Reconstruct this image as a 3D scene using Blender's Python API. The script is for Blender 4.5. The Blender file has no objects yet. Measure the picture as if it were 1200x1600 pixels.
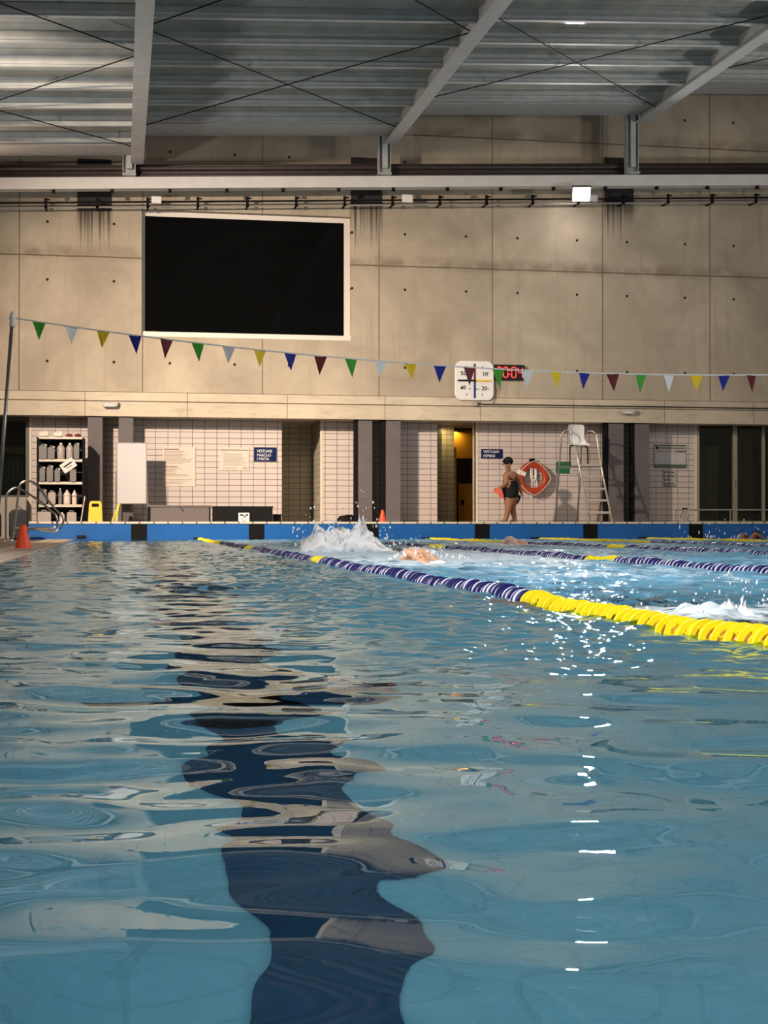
import bpy, bmesh, math, random
import numpy as np
from mathutils import Vector, Matrix, Euler
random.seed(4); rng = np.random.RandomState(7)
SC = bpy.context.scene; COL = SC.collection
PI = math.pi
# ---------------------------------------------------------------- camera, world, lamps, exposure
CAM_H = .308; YAW = math.radians(10.156)
cd = bpy.data.cameras.new('camera'); cam = bpy.data.objects.new('camera', cd); COL.objects.link(cam)
cam.location = (0, 0, CAM_H)
cam.rotation_euler = (PI/2 + math.atan(21/2300), 0, -YAW)
cd.sensor_fit = 'VERTICAL'; cd.sensor_height = 36; cd.lens = 36*2300/1600; cd.clip_start = .05; cd.clip_end = 200
SC.camera = cam
w = bpy.data.worlds.new('world'); SC.world = w; w.use_nodes = True
w.node_tree.nodes['Background'].inputs[0].default_value = (.01, .014, .03, 1)
w.node_tree.nodes['Background'].inputs[1].default_value = .5
SC.view_settings.view_transform = 'Standard'; SC.view_settings.look = 'None'
SC.view_settings.gamma = 1; SC.view_settings.use_curve_mapping = False
SC.view_settings.exposure = -0.75
SC.cycles.use_denoising = True
SC.cycles.max_bounces = 10; SC.cycles.transmission_bounces = 8; SC.cycles.glossy_bounces = 5; SC.cycles.diffuse_bounces = 4
SC.cycles.caustics_refractive = True; SC.cycles.caustics_reflective = True
SC.cycles.sample_clamp_indirect = 6; SC.cycles.blur_glossy = .3

def area_lamp(name, loc, target, power, size, color, spread=180):
    l = bpy.data.lights.new(name, 'AREA'); l.energy = power; l.shape = 'RECTANGLE'
    l.size = size[0]; l.size_y = size[1]; l.color = color; l.spread = math.radians(spread)
    o = bpy.data.objects.new(name, l); COL.objects.link(o); o.location = loc
    o.rotation_euler = (Vector(target)-Vector(loc)).to_track_quat('-Z', 'Y').to_euler()
    return o
WARM = (1, .80, .62); NEUT = (1, .91, .80); COOL = (1, .975, .94)
# (place, target, power, size, colour) of the hall's floodlights and of added fill lamps
FLOODS_AND_FILLS = [
    ((-5.6, 20, 7.3), (4.0, 34, 1.6), 1080, (.45, .3), WARM, 60),
    ((18.6, 20, 7.6), (10, 34, 4.5), 240, (.45, .3), NEUT, 150),
    ((-5.6, 9, 6.6), (5, 9, 0), 800, (1.3, .6), COOL, 110),  # added fill lamp out of view, brightens the pool from the left
    ((18.6, 9, 7.4), (7, 10, 0), 800, (1.3, .6), COOL, 110),  # added fill lamp out of view, brightens the pool from the right
    ((-5.6, -1, 6.4), (3, 3, 0), 1000, (1.3, .6), COOL, 110),  # added fill lamp out of view, for the near water at left
    ((18.6, -1, 7.2), (6, 3, 0), 900, (1.3, .6), COOL, 110),  # added fill lamp out of view, for the near water at right
    ((10.52, 32.75, 8.0), (8, 22, 1.5), 470, (.38, .30), (1, .96, .92), 175),
    ((-4.6, 32.3, 7.2), (-1.5, 27, 8.6), 270, (.3, .2), (1, .66, .46), 170),
    ((-5.9, 24, 4.6), (6, 27, 10), 300, (.6, .4), COOL, 140),  # added uplight out of view, lifts the dark roof from the left
    ((18.9, 24, 4.8), (8, 27, 10), 340, (.6, .4), COOL, 140),  # added uplight out of view, lifts the roof from the right
]
for i, (p, t, e, s, c, sp) in enumerate(FLOODS_AND_FILLS):
    area_lamp('flood_or_fill_beam', p, t, e, s, c, sp)
area_lamp('floodlight_spill', (10.5, 33.05, 7.95), (10.4, 34, 6.6), 16, (.2, .08), (1, .9, .85), 150)  # extra lamp added to put the floodlight's side spill on the wall
area_lamp('corridor_light', (8.02, 36.0, 2.75), (8.1, 36.2, 0), 9, (.12, .12), (1, .72, .3))
area_lamp('passage_light', (8.75, 38.2, 2.8), (8.7, 38.3, 0), 11, (.25, .25), (1, .62, .18))

# ---------------------------------------------------------------- helpers
class MB:
    def __init__(s): s.v = []; s.f = []; s.m = []
    def add(s, vs, fs, m=0):
        b = len(s.v); s.v += [tuple(v) for v in vs]
        for f in fs: s.f.append([b+i for i in f]); s.m.append(m)
    def box(s, x0, x1, y0, y1, z0, z1, m=0):
        if x0 > x1: x0, x1 = x1, x0
        if y0 > y1: y0, y1 = y1, y0
        s.add([(x0,y0,z0),(x1,y0,z0),(x1,y1,z0),(x0,y1,z0),(x0,y0,z1),(x1,y0,z1),(x1,y1,z1),(x0,y1,z1)],
              [(0,3,2,1),(4,5,6,7),(0,1,5,4),(1,2,6,5),(2,3,7,6),(3,0,4,7)], m); return s
    def obox(s, a, b, wv, hv, m=0):
        """bar from a to b with half-size vectors wv, hv"""
        a = Vector(a); b = Vector(b); wv = Vector(wv); hv = Vector(hv)
        vs = [a-wv-hv, a+wv-hv, a+wv+hv, a-wv+hv, b-wv-hv, b+wv-hv, b+wv+hv, b-wv+hv]
        s.add(vs, [(0,1,2,3),(7,6,5,4),(0,4,5,1),(1,5,6,2),(2,6,7,3),(3,7,4,0)], m); return s
    def tube(s, pts, r, n=8, m=0, cap=True):
        pts = [Vector(p) for p in pts]; rs = r if isinstance(r, (list, tuple)) else [r]*len(pts)
        up = None; rings = []
        for i, p in enumerate(pts):
            d = (pts[min(i+1, len(pts)-1)]-pts[max(i-1, 0)]).normalized()
            if up is None:
                up = Vector((0,0,1)) if abs(d.z) < .9 else Vector((1,0,0))
            a = d.cross(up).normalized(); up = a.cross(d).normalized()
            rings.append([p+rs[i]*(math.cos(2*PI*k/n)*a+math.sin(2*PI*k/n)*up) for k in range(n)])
        vs = [v for r_ in rings for v in r_]; fs = []
        for i in range(len(pts)-1):
            for k in range(n):
                fs.append((i*n+k, i*n+(k+1)%n, (i+1)*n+(k+1)%n, (i+1)*n+k))
        if cap: fs += [tuple(range(n-1,-1,-1)), tuple((len(pts)-1)*n+k for k in range(n))]
        s.add(vs, fs, m); return s
    def lathe(s, prof, c=(0,0,0), n=20, m=0, sx=1, sy=1):
        vs = []; fs = []
        for r, z in prof:
            for k in range(n):
                vs.append((c[0]+sx*r*math.cos(2*PI*k/n), c[1]+sy*r*math.sin(2*PI*k/n), c[2]+z))
        for i in range(len(prof)-1):
            for k in range(n):
                fs.append((i*n+k, i*n+(k+1)%n, (i+1)*n+(k+1)%n, (i+1)*n+k))
        fs += [tuple(range(n-1,-1,-1)), tuple((len(prof)-1)*n+k for k in range(n))]
        s.add(vs, fs, m); return s
    def prism(s, poly, y0, y1, m=0):
        """poly of (x,z) extruded along y"""
        n = len(poly); vs = [(x,y0,z) for x,z in poly]+[(x,y1,z) for x,z in poly]
        fs = [tuple(range(n)), tuple(range(2*n-1,n-1,-1))]+[(i,i+n,(i+1)%n+n,(i+1)%n) for i in range(n)]
        s.add(vs, fs, m); return s
    def build(s, name, mat, parent=None, smooth=False, bevel=0, loc=None):
        me = bpy.data.meshes.new(name)
        vs = s.v
        if loc: vs = [(a-loc[0], b-loc[1], c-loc[2]) for a,b,c in vs]
        me.from_pydata(vs, [], s.f)
        for mm in (mat if isinstance(mat, (list, tuple)) else [mat]): me.materials.append(mm)
        me.polygons.foreach_set('material_index', s.m)
        bm = bmesh.new(); bm.from_mesh(me); bmesh.ops.recalc_face_normals(bm, faces=bm.faces)
        bm.to_mesh(me); bm.free()
        if smooth: me.shade_smooth()
        o = bpy.data.objects.new(name, me); COL.objects.link(o)
        if loc: o.location = loc
        if parent: o.parent = parent
        if bevel:
            b = o.modifiers.new('bevel', 'BEVEL'); b.width = bevel; b.segments = 2; b.limit_method = 'ANGLE'
        return o
def rounded(cx, cz, w, h, r, n=5):
    out = []
    for (sx, sz, a0) in ((1,1,0),(-1,1,90),(-1,-1,180),(1,-1,270)):
        for k in range(n+1):
            a = math.radians(a0+90*k/n)
            out.append((cx+sx*(w/2-r)+r*math.cos(a), cz+sz*(h/2-r)+r*math.sin(a)))
    return out
ORD = ('first','second','third','fourth','fifth','sixth','seventh','eighth','ninth','tenth','eleventh','twelfth','thirteenth','fourteenth','fifteenth','sixteenth','seventeenth','eighteenth')
def tag(o, label=None, cat=None, group=None, kind=None):
    if label: o['label'] = label
    if cat: o['category'] = cat
    if group: o['group'] = group
    if kind: o['kind'] = kind
    return o
def struct(o): o['kind'] = 'structure'; return o
def thing(name, loc, label, cat, group=None, rz=0):
    o = bpy.data.objects.new(name, None); COL.objects.link(o); o.location = loc; o.rotation_euler = (0,0,rz)
    o.empty_display_size = .1
    return tag(o, label, cat, group)
def copy_tree(o, parent=None):
    c = o.copy(); COL.objects.link(c)
    if parent: c.parent = parent
    for ch in [x for x in o.children]: copy_tree(ch, c)
    return c
def text_mesh(name, body, size, mat, parent, loc, spacing=1.0, rot=(PI/2,0,0), extrude=.002, sx=1.0, bold=0.0):
    cu = bpy.data.curves.new(name, 'FONT'); cu.body = body; cu.size = size; cu.extrude = extrude
    cu.space_character = spacing; cu.offset = bold
    t = bpy.data.objects.new('tmp', cu); COL.objects.link(t)
    dg = bpy.context.evaluated_depsgraph_get(); me = bpy.data.meshes.new_from_object(t.evaluated_get(dg))
    bpy.data.objects.remove(t); me.materials.clear(); me.materials.append(mat)
    o = bpy.data.objects.new(name, me); COL.objects.link(o); o.parent = parent
    o.location = loc; o.rotation_euler = rot; o.scale = (sx,1,1)
    return o
# ---------------------------------------------------------------- materials
MATS = {}
def mat(name, col=(.5,.5,.5), rough=.5, metal=0, noise=0, nscale=8, emit=None, estr=0, trans=0, alpha=1, ior=1.45, bump=0, spec=.5, sss=0):
    if name in MATS: return MATS[name]
    m = bpy.data.materials.new(name); m.use_nodes = True; nt = m.node_tree; b = nt.nodes['Principled BSDF']
    b.inputs['Base Color'].default_value = (*col, 1); b.inputs['Roughness'].default_value = rough
    b.inputs['Metallic'].default_value = metal; b.inputs['IOR'].default_value = ior
    b.inputs['Specular IOR Level'].default_value = spec
    b.inputs['Transmission Weight'].default_value = trans; b.inputs['Alpha'].default_value = alpha
    if sss: b.inputs['Subsurface Weight'].default_value = sss; b.inputs['Subsurface Scale'].default_value = .02
    if emit: b.inputs['Emission Color'].default_value = (*emit, 1); b.inputs['Emission Strength'].default_value = estr
    if noise or bump:
        tc = nt.nodes.new('ShaderNodeTexCoord'); n = nt.nodes.new('ShaderNodeTexNoise')
        n.inputs['Scale'].default_value = nscale; n.inputs['Detail'].default_value = 6
        nt.links.new(tc.outputs['Object'], n.inputs['Vector'])
        if noise:
            r = nt.nodes.new('ShaderNodeValToRGB'); e = r.color_ramp.elements
            e[0].position = .3; e[1].position = .7
            e[0].color = (*[c*(1-noise) for c in col], 1); e[1].color = (*[min(1, c*(1+noise)) for c in col], 1)
            nt.links.new(n.outputs['Fac'], r.inputs[0]); nt.links.new(r.outputs[0], b.inputs['Base Color'])
        if bump:
            bp = nt.nodes.new('ShaderNodeBump'); bp.inputs['Strength'].default_value = bump; bp.inputs['Distance'].default_value = .01
            nt.links.new(n.outputs['Fac'], bp.inputs['Height']); nt.links.new(bp.outputs[0], b.inputs['Normal'])
    MATS[name] = m; return m
def nodes(m): return m.node_tree.nodes, m.node_tree.links
def mth(N, L, op, a, b=None, c=None):
    n = N.new('ShaderNodeMath'); n.operation = op
    for i, v in enumerate((a, b, c)):
        if v is None: continue
        if isinstance(v, (int, float)): n.inputs[i].default_value = v
        else: L.new(v, n.inputs[i])
    return n.outputs[0]
def mixc(N, L, f, a, b, blend='MIX'):
    n = N.new('ShaderNodeMix'); n.data_type = 'RGBA'; n.blend_type = blend
    if isinstance(f, (int, float)): n.inputs[0].default_value = f
    else: L.new(f, n.inputs[0])
    for i, v in ((6, a), (7, b)):
        if isinstance(v, tuple): n.inputs[i].default_value = (*v, 1)
        else: L.new(v, n.inputs[i])
    return n.outputs[2]
def noise_tex(N, L, vec, scale, detail=5, rough=.55, dist=0, sc3=None):
    if sc3:
        mp = N.new('ShaderNodeMapping'); mp.inputs['Scale'].default_value = sc3; L.new(vec, mp.inputs['Vector']); vec = mp.outputs[0]
    n = N.new('ShaderNodeTexNoise'); n.inputs['Scale'].default_value = scale; n.inputs['Detail'].default_value = detail
    n.inputs['Roughness'].default_value = rough; n.inputs['Distortion'].default_value = dist
    L.new(vec, n.inputs['Vector']); return n.outputs['Fac']
def ramp(N, L, v, p0, p1, c0=0, c1=1):
    n = N.new('ShaderNodeMapRange'); n.clamp = True
    n.inputs['From Min'].default_value = p0; n.inputs['From Max'].default_value = p1
    n.inputs['To Min'].default_value = c0; n.inputs['To Max'].default_value = c1
    L.new(v, n.inputs['Value']); return n.outputs[0]

def concrete_material():
    m = mat('board_marked_concrete', (.5,.42,.32), .85); N, L = nodes(m); b = N['Principled BSDF']
    tc = N.new('ShaderNodeTexCoord'); P = tc.outputs['Object']
    sp = N.new('ShaderNodeSeparateXYZ'); L.new(P, sp.inputs[0]); x, z = sp.outputs[0], sp.outputs[2]
    n1 = noise_tex(N, L, P, .55, 6, .6, .6); n2 = noise_tex(N, L, P, 3.2, 8, .6); n3 = noise_tex(N, L, P, 30, 4)
    c = mixc(N, L, ramp(N, L, n1, .32, .68), (.29,.24,.18), (.49,.412,.312))
    c = mixc(N, L, ramp(N, L, n2, .35, .7, 0, .35), c, (.36,.31,.245))
    c = mixc(N, L, ramp(N, L, n3, .4, .75, 0, .15), c, (.62,.55,.45))
    # horizontal pour marks and vertical soot streaks
    st = noise_tex(N, L, P, 1, 4, .5, 0, (7, 7, .35))
    c = mixc(N, L, ramp(N, L, st, .55, .75, 0, .5), c, (.30,.25,.19))
    # joints every 2.74 m
    fx = mth(N, L, 'MODULO', mth(N, L, 'ADD', x, 2.26+27.4), 2.74)
    jx = mth(N, L, 'LESS_THAN', mth(N, L, 'ABSOLUTE', mth(N, L, 'SUBTRACT', fx, .012)), .013)
    jz = None
    for zz in (6.41, 9.53, 12.6):
        wob = mth(N, L, 'MULTIPLY', noise_tex(N, L, P, 1.5, 3), .03)
        j = mth(N, L, 'LESS_THAN', mth(N, L, 'ABSOLUTE', mth(N, L, 'SUBTRACT', mth(N, L, 'ADD', z, wob), zz+.015)), .016)
        jz = j if jz is None else mth(N, L, 'MAXIMUM', jz, j)
    jj = mth(N, L, 'MAXIMUM', jx, jz)
    # grime that gathers along the horizontal joints
    zj = mth(N, L, 'MINIMUM', mth(N, L, 'ABSOLUTE', mth(N, L, 'SUBTRACT', z, 6.48)), mth(N, L, 'ABSOLUTE', mth(N, L, 'SUBTRACT', z, 9.6)))
    grime = mth(N, L, 'MULTIPLY', ramp(N, L, zj, .02, .22, 1, 0), ramp(N, L, noise_tex(N, L, P, 1.6, 5), .42, .62, 0, .8))
    c = mixc(N, L, grime, c, (.22,.17,.12))
    c = mixc(N, L, mth(N, L, 'MULTIPLY', jj, .85), c, (.12,.085,.055))
    # tie holes
    hole = None
    for ox in (.63, 2.11):
        for zz in (4.02, 5.86, 7.17, 8.87, 10.2):
            dx = mth(N, L, 'SUBTRACT', fx, ox); dz = mth(N, L, 'SUBTRACT', z, zz)
            d = mth(N, L, 'ADD', mth(N, L, 'MULTIPLY', dx, dx), mth(N, L, 'MULTIPLY', dz, dz))
            h = mth(N, L, 'LESS_THAN', d, .032**2)
            hole = h if hole is None else mth(N, L, 'MAXIMUM', hole, h)
    c = mixc(N, L, hole, c, (.012,.01,.009))
    # drips below the three dark pocket plates
    for cx, ztop in ((-.59, 7.46), (5.67, 7.8), (11.87, 8.1)):
        dx = mth(N, L, 'ABSOLUTE', mth(N, L, 'SUBTRACT', x, cx))
        inx = ramp(N, L, dx, .34, .42, 1, 0)
        strk = noise_tex(N, L, P, 1, 3, .6, 0, (16, 16, .12))
        dep = mth(N, L, 'SUBTRACT', ztop, z)
        fall = ramp(N, L, mth(N, L, 'ADD', dep, mth(N, L, 'MULTIPLY', strk, -3.2)), -1.75, -.9, 1, 0)
        below = mth(N, L, 'GREATER_THAN', dep, -.1)
        f = mth(N, L, 'MULTIPLY', mth(N, L, 'MULTIPLY', inx, below), mth(N, L, 'MULTIPLY', fall, .95))
        c = mixc(N, L, f, c, (.035,.027,.022))
    L.new(c, b.inputs['Base Color'])
    bp = N.new('ShaderNodeBump'); bp.inputs['Strength'].default_value = .35; bp.inputs['Distance'].default_value = .012
    h = mth(N, L, 'SUBTRACT', mth(N, L, 'MULTIPLY', n2, .5), mth(N, L, 'MAXIMUM', jj, hole))
    L.new(h, bp.inputs['Height']); L.new(bp.outputs[0], b.inputs['Normal'])
    return m
CONC = concrete_material()
def ledge_material():
    m = mat('ledge_concrete', (.5,.42,.32), .85); N, L = nodes(m); b = N['Principled BSDF']
    tc = N.new('ShaderNodeTexCoord'); P = tc.outputs['Object']
    sp = N.new('ShaderNodeSeparateXYZ'); L.new(P, sp.inputs[0]); x = sp.outputs[0]
    n2 = noise_tex(N, L, P, 5, 7, .6, 0, (.5,1,1.6)); n1 = noise_tex(N, L, P, .8, 4)
    c = mixc(N, L, ramp(N, L, n1, .3, .7), (.46,.39,.30), (.57,.49,.38))
    c = mixc(N, L, ramp(N, L, n2, .5, .75, 0, .5), c, (.27,.22,.16))
    fx = mth(N, L, 'MODULO', mth(N, L, 'ADD', x, 1.0+27.4), 2.3)
    j = mth(N, L, 'LESS_THAN', fx, .02)
    c = mixc(N, L, mth(N, L, 'MULTIPLY', j, .7), c, (.15,.11,.08))
    L.new(c, b.inputs['Base Color']); return m
LEDGE = ledge_material()
def tile_material(name, c1, c2, mortar, bw=.285, rh=.138, rough=.35, axis='XZ', msize=.006, off=(0,0)):
    m = mat(name, c1, rough); N, L = nodes(m); b = N['Principled BSDF']
    tc = N.new('ShaderNodeTexCoord'); sp = N.new('ShaderNodeSeparateXYZ'); L.new(tc.outputs['Object'], sp.inputs[0])
    cb = N.new('ShaderNodeCombineXYZ')
    ax = {'X':0,'Y':1,'Z':2}
    L.new(mth(N, L, 'ADD', sp.outputs[ax[axis[0]]], 20+off[0]), cb.inputs[0]); L.new(mth(N, L, 'ADD', sp.outputs[ax[axis[1]]], 20+off[1]), cb.inputs[1])
    br = N.new('ShaderNodeTexBrick'); br.offset = 0; br.squash = 1
    br.inputs['Scale'].default_value = 1; br.inputs['Mortar Size'].default_value = msize; br.inputs['Mortar Smooth'].default_value = .1
    br.inputs['Brick Width'].default_value = bw; br.inputs['Row Height'].default_value = rh; br.inputs['Bias'].default_value = 0
    br.inputs['Color1'].default_value = (*c1,1); br.inputs['Color2'].default_value = (*c2,1); br.inputs['Mortar'].default_value = (*mortar,1)
    L.new(cb.outputs[0], br.inputs['Vector']); L.new(br.outputs['Color'], b.inputs['Base Color'])
    bp = N.new('ShaderNodeBump'); bp.inputs['Strength'].default_value = .4; bp.inputs['Distance'].default_value = .004; bp.invert = True
    L.new(br.outputs['Fac'], bp.inputs['Height']); L.new(bp.outputs[0], b.inputs['Normal'])
    return m
TILE = tile_material('cream_wall_tile', (.56,.49,.455), (.53,.46,.43), (.10,.07,.055))
TILE_OLIVE = tile_material('olive_wall_tile', (.42,.38,.29), (.40,.36,.275), (.09,.07,.05), off=(.1,.03))
POOLFLOOR = tile_material('pool_floor_tile', (.36,.70,.84), (.34,.68,.83), (.31,.63,.77), .25, .12, .4, 'XY', .006)
POOLWALL = tile_material('pool_wall_tile', (.30,.60,.74), (.28,.57,.72), (.22,.44,.55), .25, .12, .4, 'YZ', .006)
DECK = tile_material('deck_tile', (.46,.38,.31), (.43,.36,.29), (.2,.16,.13), .25, .25, .4, 'XY', .008)
NAVYTILE = mat('navy_floor_tile', (.012,.05,.11), .4)
PILLAR = mat('pillar_grey_paint', (.125,.11,.112), .55, spec=.2, noise=.1, nscale=3)
STEEL_GREY = mat('painted_roof_steel', (.40,.41,.41), .5, noise=.08, nscale=5)
PURLIN = mat('galvanised_purlin', (.42,.44,.44), .6, 0, noise=.1, nscale=4)
BEAMW = mat('white_painted_beam', (.62,.60,.58), .5, noise=.05, nscale=3)
DARKPIPE = mat('dark_pipe', (.045,.034,.032), .5, noise=.2)
BLACK = mat('matt_black', (.006,.006,.0065), .7, spec=.15)
BLACKPL = mat('black_plastic', (.009,.009,.010), .5, spec=.25)
RUBBER = mat('black_rubber', (.02,.02,.02), .8)
CHROME = mat('stainless_steel', (.55,.53,.50), .18, 1)
STEELDULL = mat('dull_steel_tube', (.33,.30,.28), .35, .8)
WHITE = mat('white_plastic', (.75,.73,.71), .4)
WHITEPAINT = mat('white_window_frame', (.72,.66,.61), .5)
YELLOWF = mat('yellow_float', (.88,.72,.01), .35)
AMBER = mat('amber_float_core', (.75,.30,.01), .4)
NAVYF = mat('navy_float', (.008,.013,.11), .35)
WHITEF = mat('white_float_ring', (.72,.72,.90), .35)
BLUEPAN = mat('blue_end_wall', (.010,.10,.34), .4, noise=.12, nscale=1.5)
SIGNBLUE = mat('sign_blue', (.004,.012,.06), .5, spec=.2)
PAPER = mat('sign_paper', (.60,.52,.44), .7)
INK = mat('grey_print', (.20,.155,.135), .7)
WTXT = mat('white_lettering', (.8,.8,.82), .5)
SKIN = mat('tanned_skin', (.26,.115,.06), .5, noise=.12, nscale=20)
SKINP = mat('fair_wet_skin', (.72,.38,.22), .35, noise=.2, nscale=25, sss=.1)
SKINK = mat('pink_wet_skin', (.78,.50,.40), .35, noise=.15, nscale=25, sss=.1)
SUIT = mat('black_swimsuit', (.007,.007,.008), .7, spec=.2)
CORAL = mat('coral_foam', (.9,.16,.10), .5)
ORANGE = mat('orange_cone', (.9,.075,.015), .45)
BUOYO = mat('orange_buoy', (.38,.045,.014), .4, noise=.1)
GREEN = mat('green_sign', (.012,.12,.045), .5)
CORDW = mat('white_cord', (.85,.83,.80), .6)
SCREEN = mat('display_black', (.02,.008,.008), .3)
LED = mat('red_led', (.8,.05,.05), .5, emit=(1,.06,.05), estr=3.5)
def sheet_material():
    m = mat('roof_sheet', (.11,.115,.105), .05, 0, spec=.9); N, L = nodes(m); b = N['Principled BSDF']
    tc = N.new('ShaderNodeTexCoord'); P = tc.outputs['Object']
    n1 = noise_tex(N, L, P, 1.2, 4, .6, .3, (1.6,.5,1)); n2 = noise_tex(N, L, P, .4, 3)
    c = mixc(N, L, ramp(N, L, n1, .35, .7), (.20,.215,.20), (.31,.31,.27))
    c = mixc(N, L, ramp(N, L, n2, .5, .7, 0, .5), c, (.25,.21,.16))
    L.new(c, b.inputs['Base Color']); return m
SHEET = sheet_material()

# ---------------------------------------------------------------- hall shell
XL, XR, YB = -6.6, 19.6, -5.0
WY = 34.0; TY = 34.7; ZT = 13.4
m = MB()   # upper concrete wall with the window opening
wx0, wx1, wz0, wz1 = .47, 5.31, 4.63, 7.53
m.box(XL, wx0, WY, WY+.45, 3.35, ZT); m.box(wx1, XR, WY, WY+.45, 3.35, ZT)
m.box(wx0, wx1, WY, WY+.45, 3.35, wz0); m.box(wx0, wx1, WY, WY+.45, wz1, ZT)
struct(m.build('wall_far', CONC))
m = MB(); m.box(XL, XR, WY+.03, WY+.45, 2.79, 3.36)
m.box(XL, XR, WY-.03, WY+.1, 3.145, 3.335); m.box(XL, XR, WY-.03, WY+.1, 2.79, 3.115)
m.box(XL, XR, WY+.45, TY+2.6, 2.84, 3.3)
struct(m.build('wall_far_ledge', LEDGE))
# side and back walls
sidec = mat('side_wall_concrete', (.42,.37,.30), .85, noise=.12, nscale=.8)
struct(MB().box(XL-.3, XL, YB, 40, -.1, ZT).build('wall_left', sidec))
struct(MB().box(XR, XR+.3, YB, 40, -.1, ZT).build('wall_right', sidec))
struct(MB().box(XL-.3, XR+.3, YB-.3, YB, -.1, ZT).build('wall_back', sidec))
# tiled wall with its alcoves
m = MB()
for a, b_ in ((-2.03,3.76),(4.72,7.52),(8.47,14.11)): m.box(a, b_, TY, TY+.12, .3, 2.86)
m.box(XL, -2.03, TY, TY+.12, -.05, .95)
struct(m.build('wall_tiled', TILE))
m = MB(); m.box(3.5, 4.95, 36.5, 36.62, .3, 2.86); m.box(4.72, 4.84, 34.82, 36.5, .3, 2.86); m.box(3.64,3.76, 34.82,36.5,.3,2.86)
m.box(7.62, 8.30, 36.3, 36.42, .3, 2.86); m.box(7.40,7.52,34.82,36.3,.3,2.86)
m.add([(7.52,36.35,.3),(7.93,36.05,.3),(7.93,36.05,2.86),(7.52,36.35,2.86),(7.52,36.45,.3),(7.97,36.3,.3),(7.97,36.3,2.86),(7.52,36.45,2.86)],
      [(0,1,2,3),(4,7,6,5),(0,4,5,1),(3,2,6,7),(1,5,6,2),(0,3,7,4)])
struct(m.build('wall_alcove', TILE_OLIVE))
m = MB(); m.box(8.47, 8.53, TY-.012, TY+.3, .35, 2.86); m.box(4.68,4.73,TY-.012,TY+.1,.35,2.86); m.box(14.06,14.13,TY-.012,TY+.1,.35,2.86); m.box(-2.06,-2.01,TY-.012,TY+.1,.0,2.8)
struct(m.build('trim_1', mat('pale_corner_trim', (.66,.56,.46), .4)))
ochre = mat('ochre_paint', (.55,.30,.03), .5); 
m = MB(); m.box(8.0, 10.2, 39.6, 39.7, .3, 3.0); m.box(10.1,10.2,36.45,39.7,.3,3.0)
struct(m.build('wall_passage', mat('passage_plaster', (.16,.13,.09), .7)))
m = MB(); m.box(8.25, 10.2, 38.3, 38.45, 2.1, 2.86); struct(m.build('trim_2', ochre))
d = struct(MB().box(8.86, 9.4, 38.2, 38.26, .3, 1.42).build('door_1', ochre))
MB().box(8.92, 9.0, 38.17, 38.2, .86, .97).build('door_handle', BLACK, d)
struct(MB().box(8.36, 8.43, 36.6, 37.5, .3, 2.3).build('door_2', mat('yellow_door_edge', (.75,.45,.06), .5)))
# pillars in pairs
for i, (a, b_) in enumerate(((-.73,-.40),(-.04,.29),(5.49,5.82),(6.15,6.50),(11.63,12.0),(12.29,12.65))):
    m = MB(); m.box(a, b_, 34.05, 34.28, .35, 2.79)
    m.box(a+.06, b_-.06, 34.28, TY, .35, 2.79)
    o = tag(m.build('pillar', PILLAR, bevel=.006), 
        ('grey pillar right of the shelf of bottles','grey pillar behind the whiteboard','grey pillar just left of the small cone on the far deck',
         'grey pillar just right of the small cone on the far deck','grey pillar beside the lifeguard chair','grey pillar left of the notice board')[i], 'pillar', 'paired grey pillars under the concrete ledge')
for i, a in enumerate((5.40, 6.02, 11.52, 12.20)):  # black strips put in for the dark slits beside the pillars
    m = MB(); m.box(a, a+.085 if i != 1 else a+.12, 34.1, 34.25, .35, 2.79)
    tag(m.build('dark_gap_strip', BLACK), ('black strip against the left pillar of the middle pair','black strip between the middle pair of pillars','black strip beside the lifeguard chair pillar','black strip left of the notice board pillar')[i], 'pipe', 'black strips beside the pillars')
# glazed doors at the right
CURT = mat('olive_curtain', (.10,.10,.06), .9); GLASSD = mat('dark_glass', (.5,.55,.5), .02, 0, trans=1, ior=1.45)
FRAME = mat('door_frame_metal', (.30,.28,.20), .4, .3)
def curtain(name, x0, x1, y, z0, z1, mt, label, amp=.03, step=.16):
    n = int((x1-x0)/.02); vs = []; fs = []
    for k in range(n+1):
        x = x0+(x1-x0)*k/n; yy = y+amp*math.sin(2*PI*x/step)+amp*.5*math.sin(2*PI*x/(step*2.7))
        for t in range(2):
            vs.append((x, yy+t*.004, z0)); vs.append((x, yy+t*.004, z1))
    for k in range(n):
        a = 4*k; fs += [(a,a+4,a+5,a+1),(a+2,a+3,a+7,a+6),(a+1,a+5,a+7,a+3)]
    mb = MB(); mb.add(vs, fs); return tag(mb.build(name, mt), label, 'curtain')
dd = MB(); dd.box(14.13,14.2,TY,TY+.1,.35,2.86); dd.box(15.08,15.19,TY-.03,TY+.1,.35,2.86); dd.box(15.86,15.94,TY,TY+.1,.35,2.86); dd.box(17.0,17.1,TY,TY+.1,.35,2.86); dd.box(14.2,17.0,TY,TY+.1,2.80,2.86); dd.box(14.2,17.0,TY,TY+.1,.35,.42); dd.box(17.1,XR,TY,TY+.1,.35,2.86)
dr = struct(dd.build('door_3', FRAME))
for a, b_ in ((14.2,15.08),(15.19,15.86),(15.94,17.0)):
    MB().box(a, b_, TY+.03, TY+.045, .42, 2.80).build('glass_pane', GLASSD, dr)
MB().box(15.10, 15.125, TY-.06, TY-.03, 1.25, 1.45).build('door_handle', CHROME, dr)
curtain('curtain', 14.25, 14.85, 35.1, .35, 2.3, CURT, 'olive curtain behind the left pane of the glass doors')
curtain('curtain', 15.3, 15.8, 35.15, .35, 2.84, CURT, 'olive curtain behind the glass doors, right of the tall metal frame')
m = MB(); m.box(10.5, XR, 38.5, 38.6, -.1, 3.2); m.box(XL, 7.4, 38.5, 38.6, -.1, 3.2)
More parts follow.
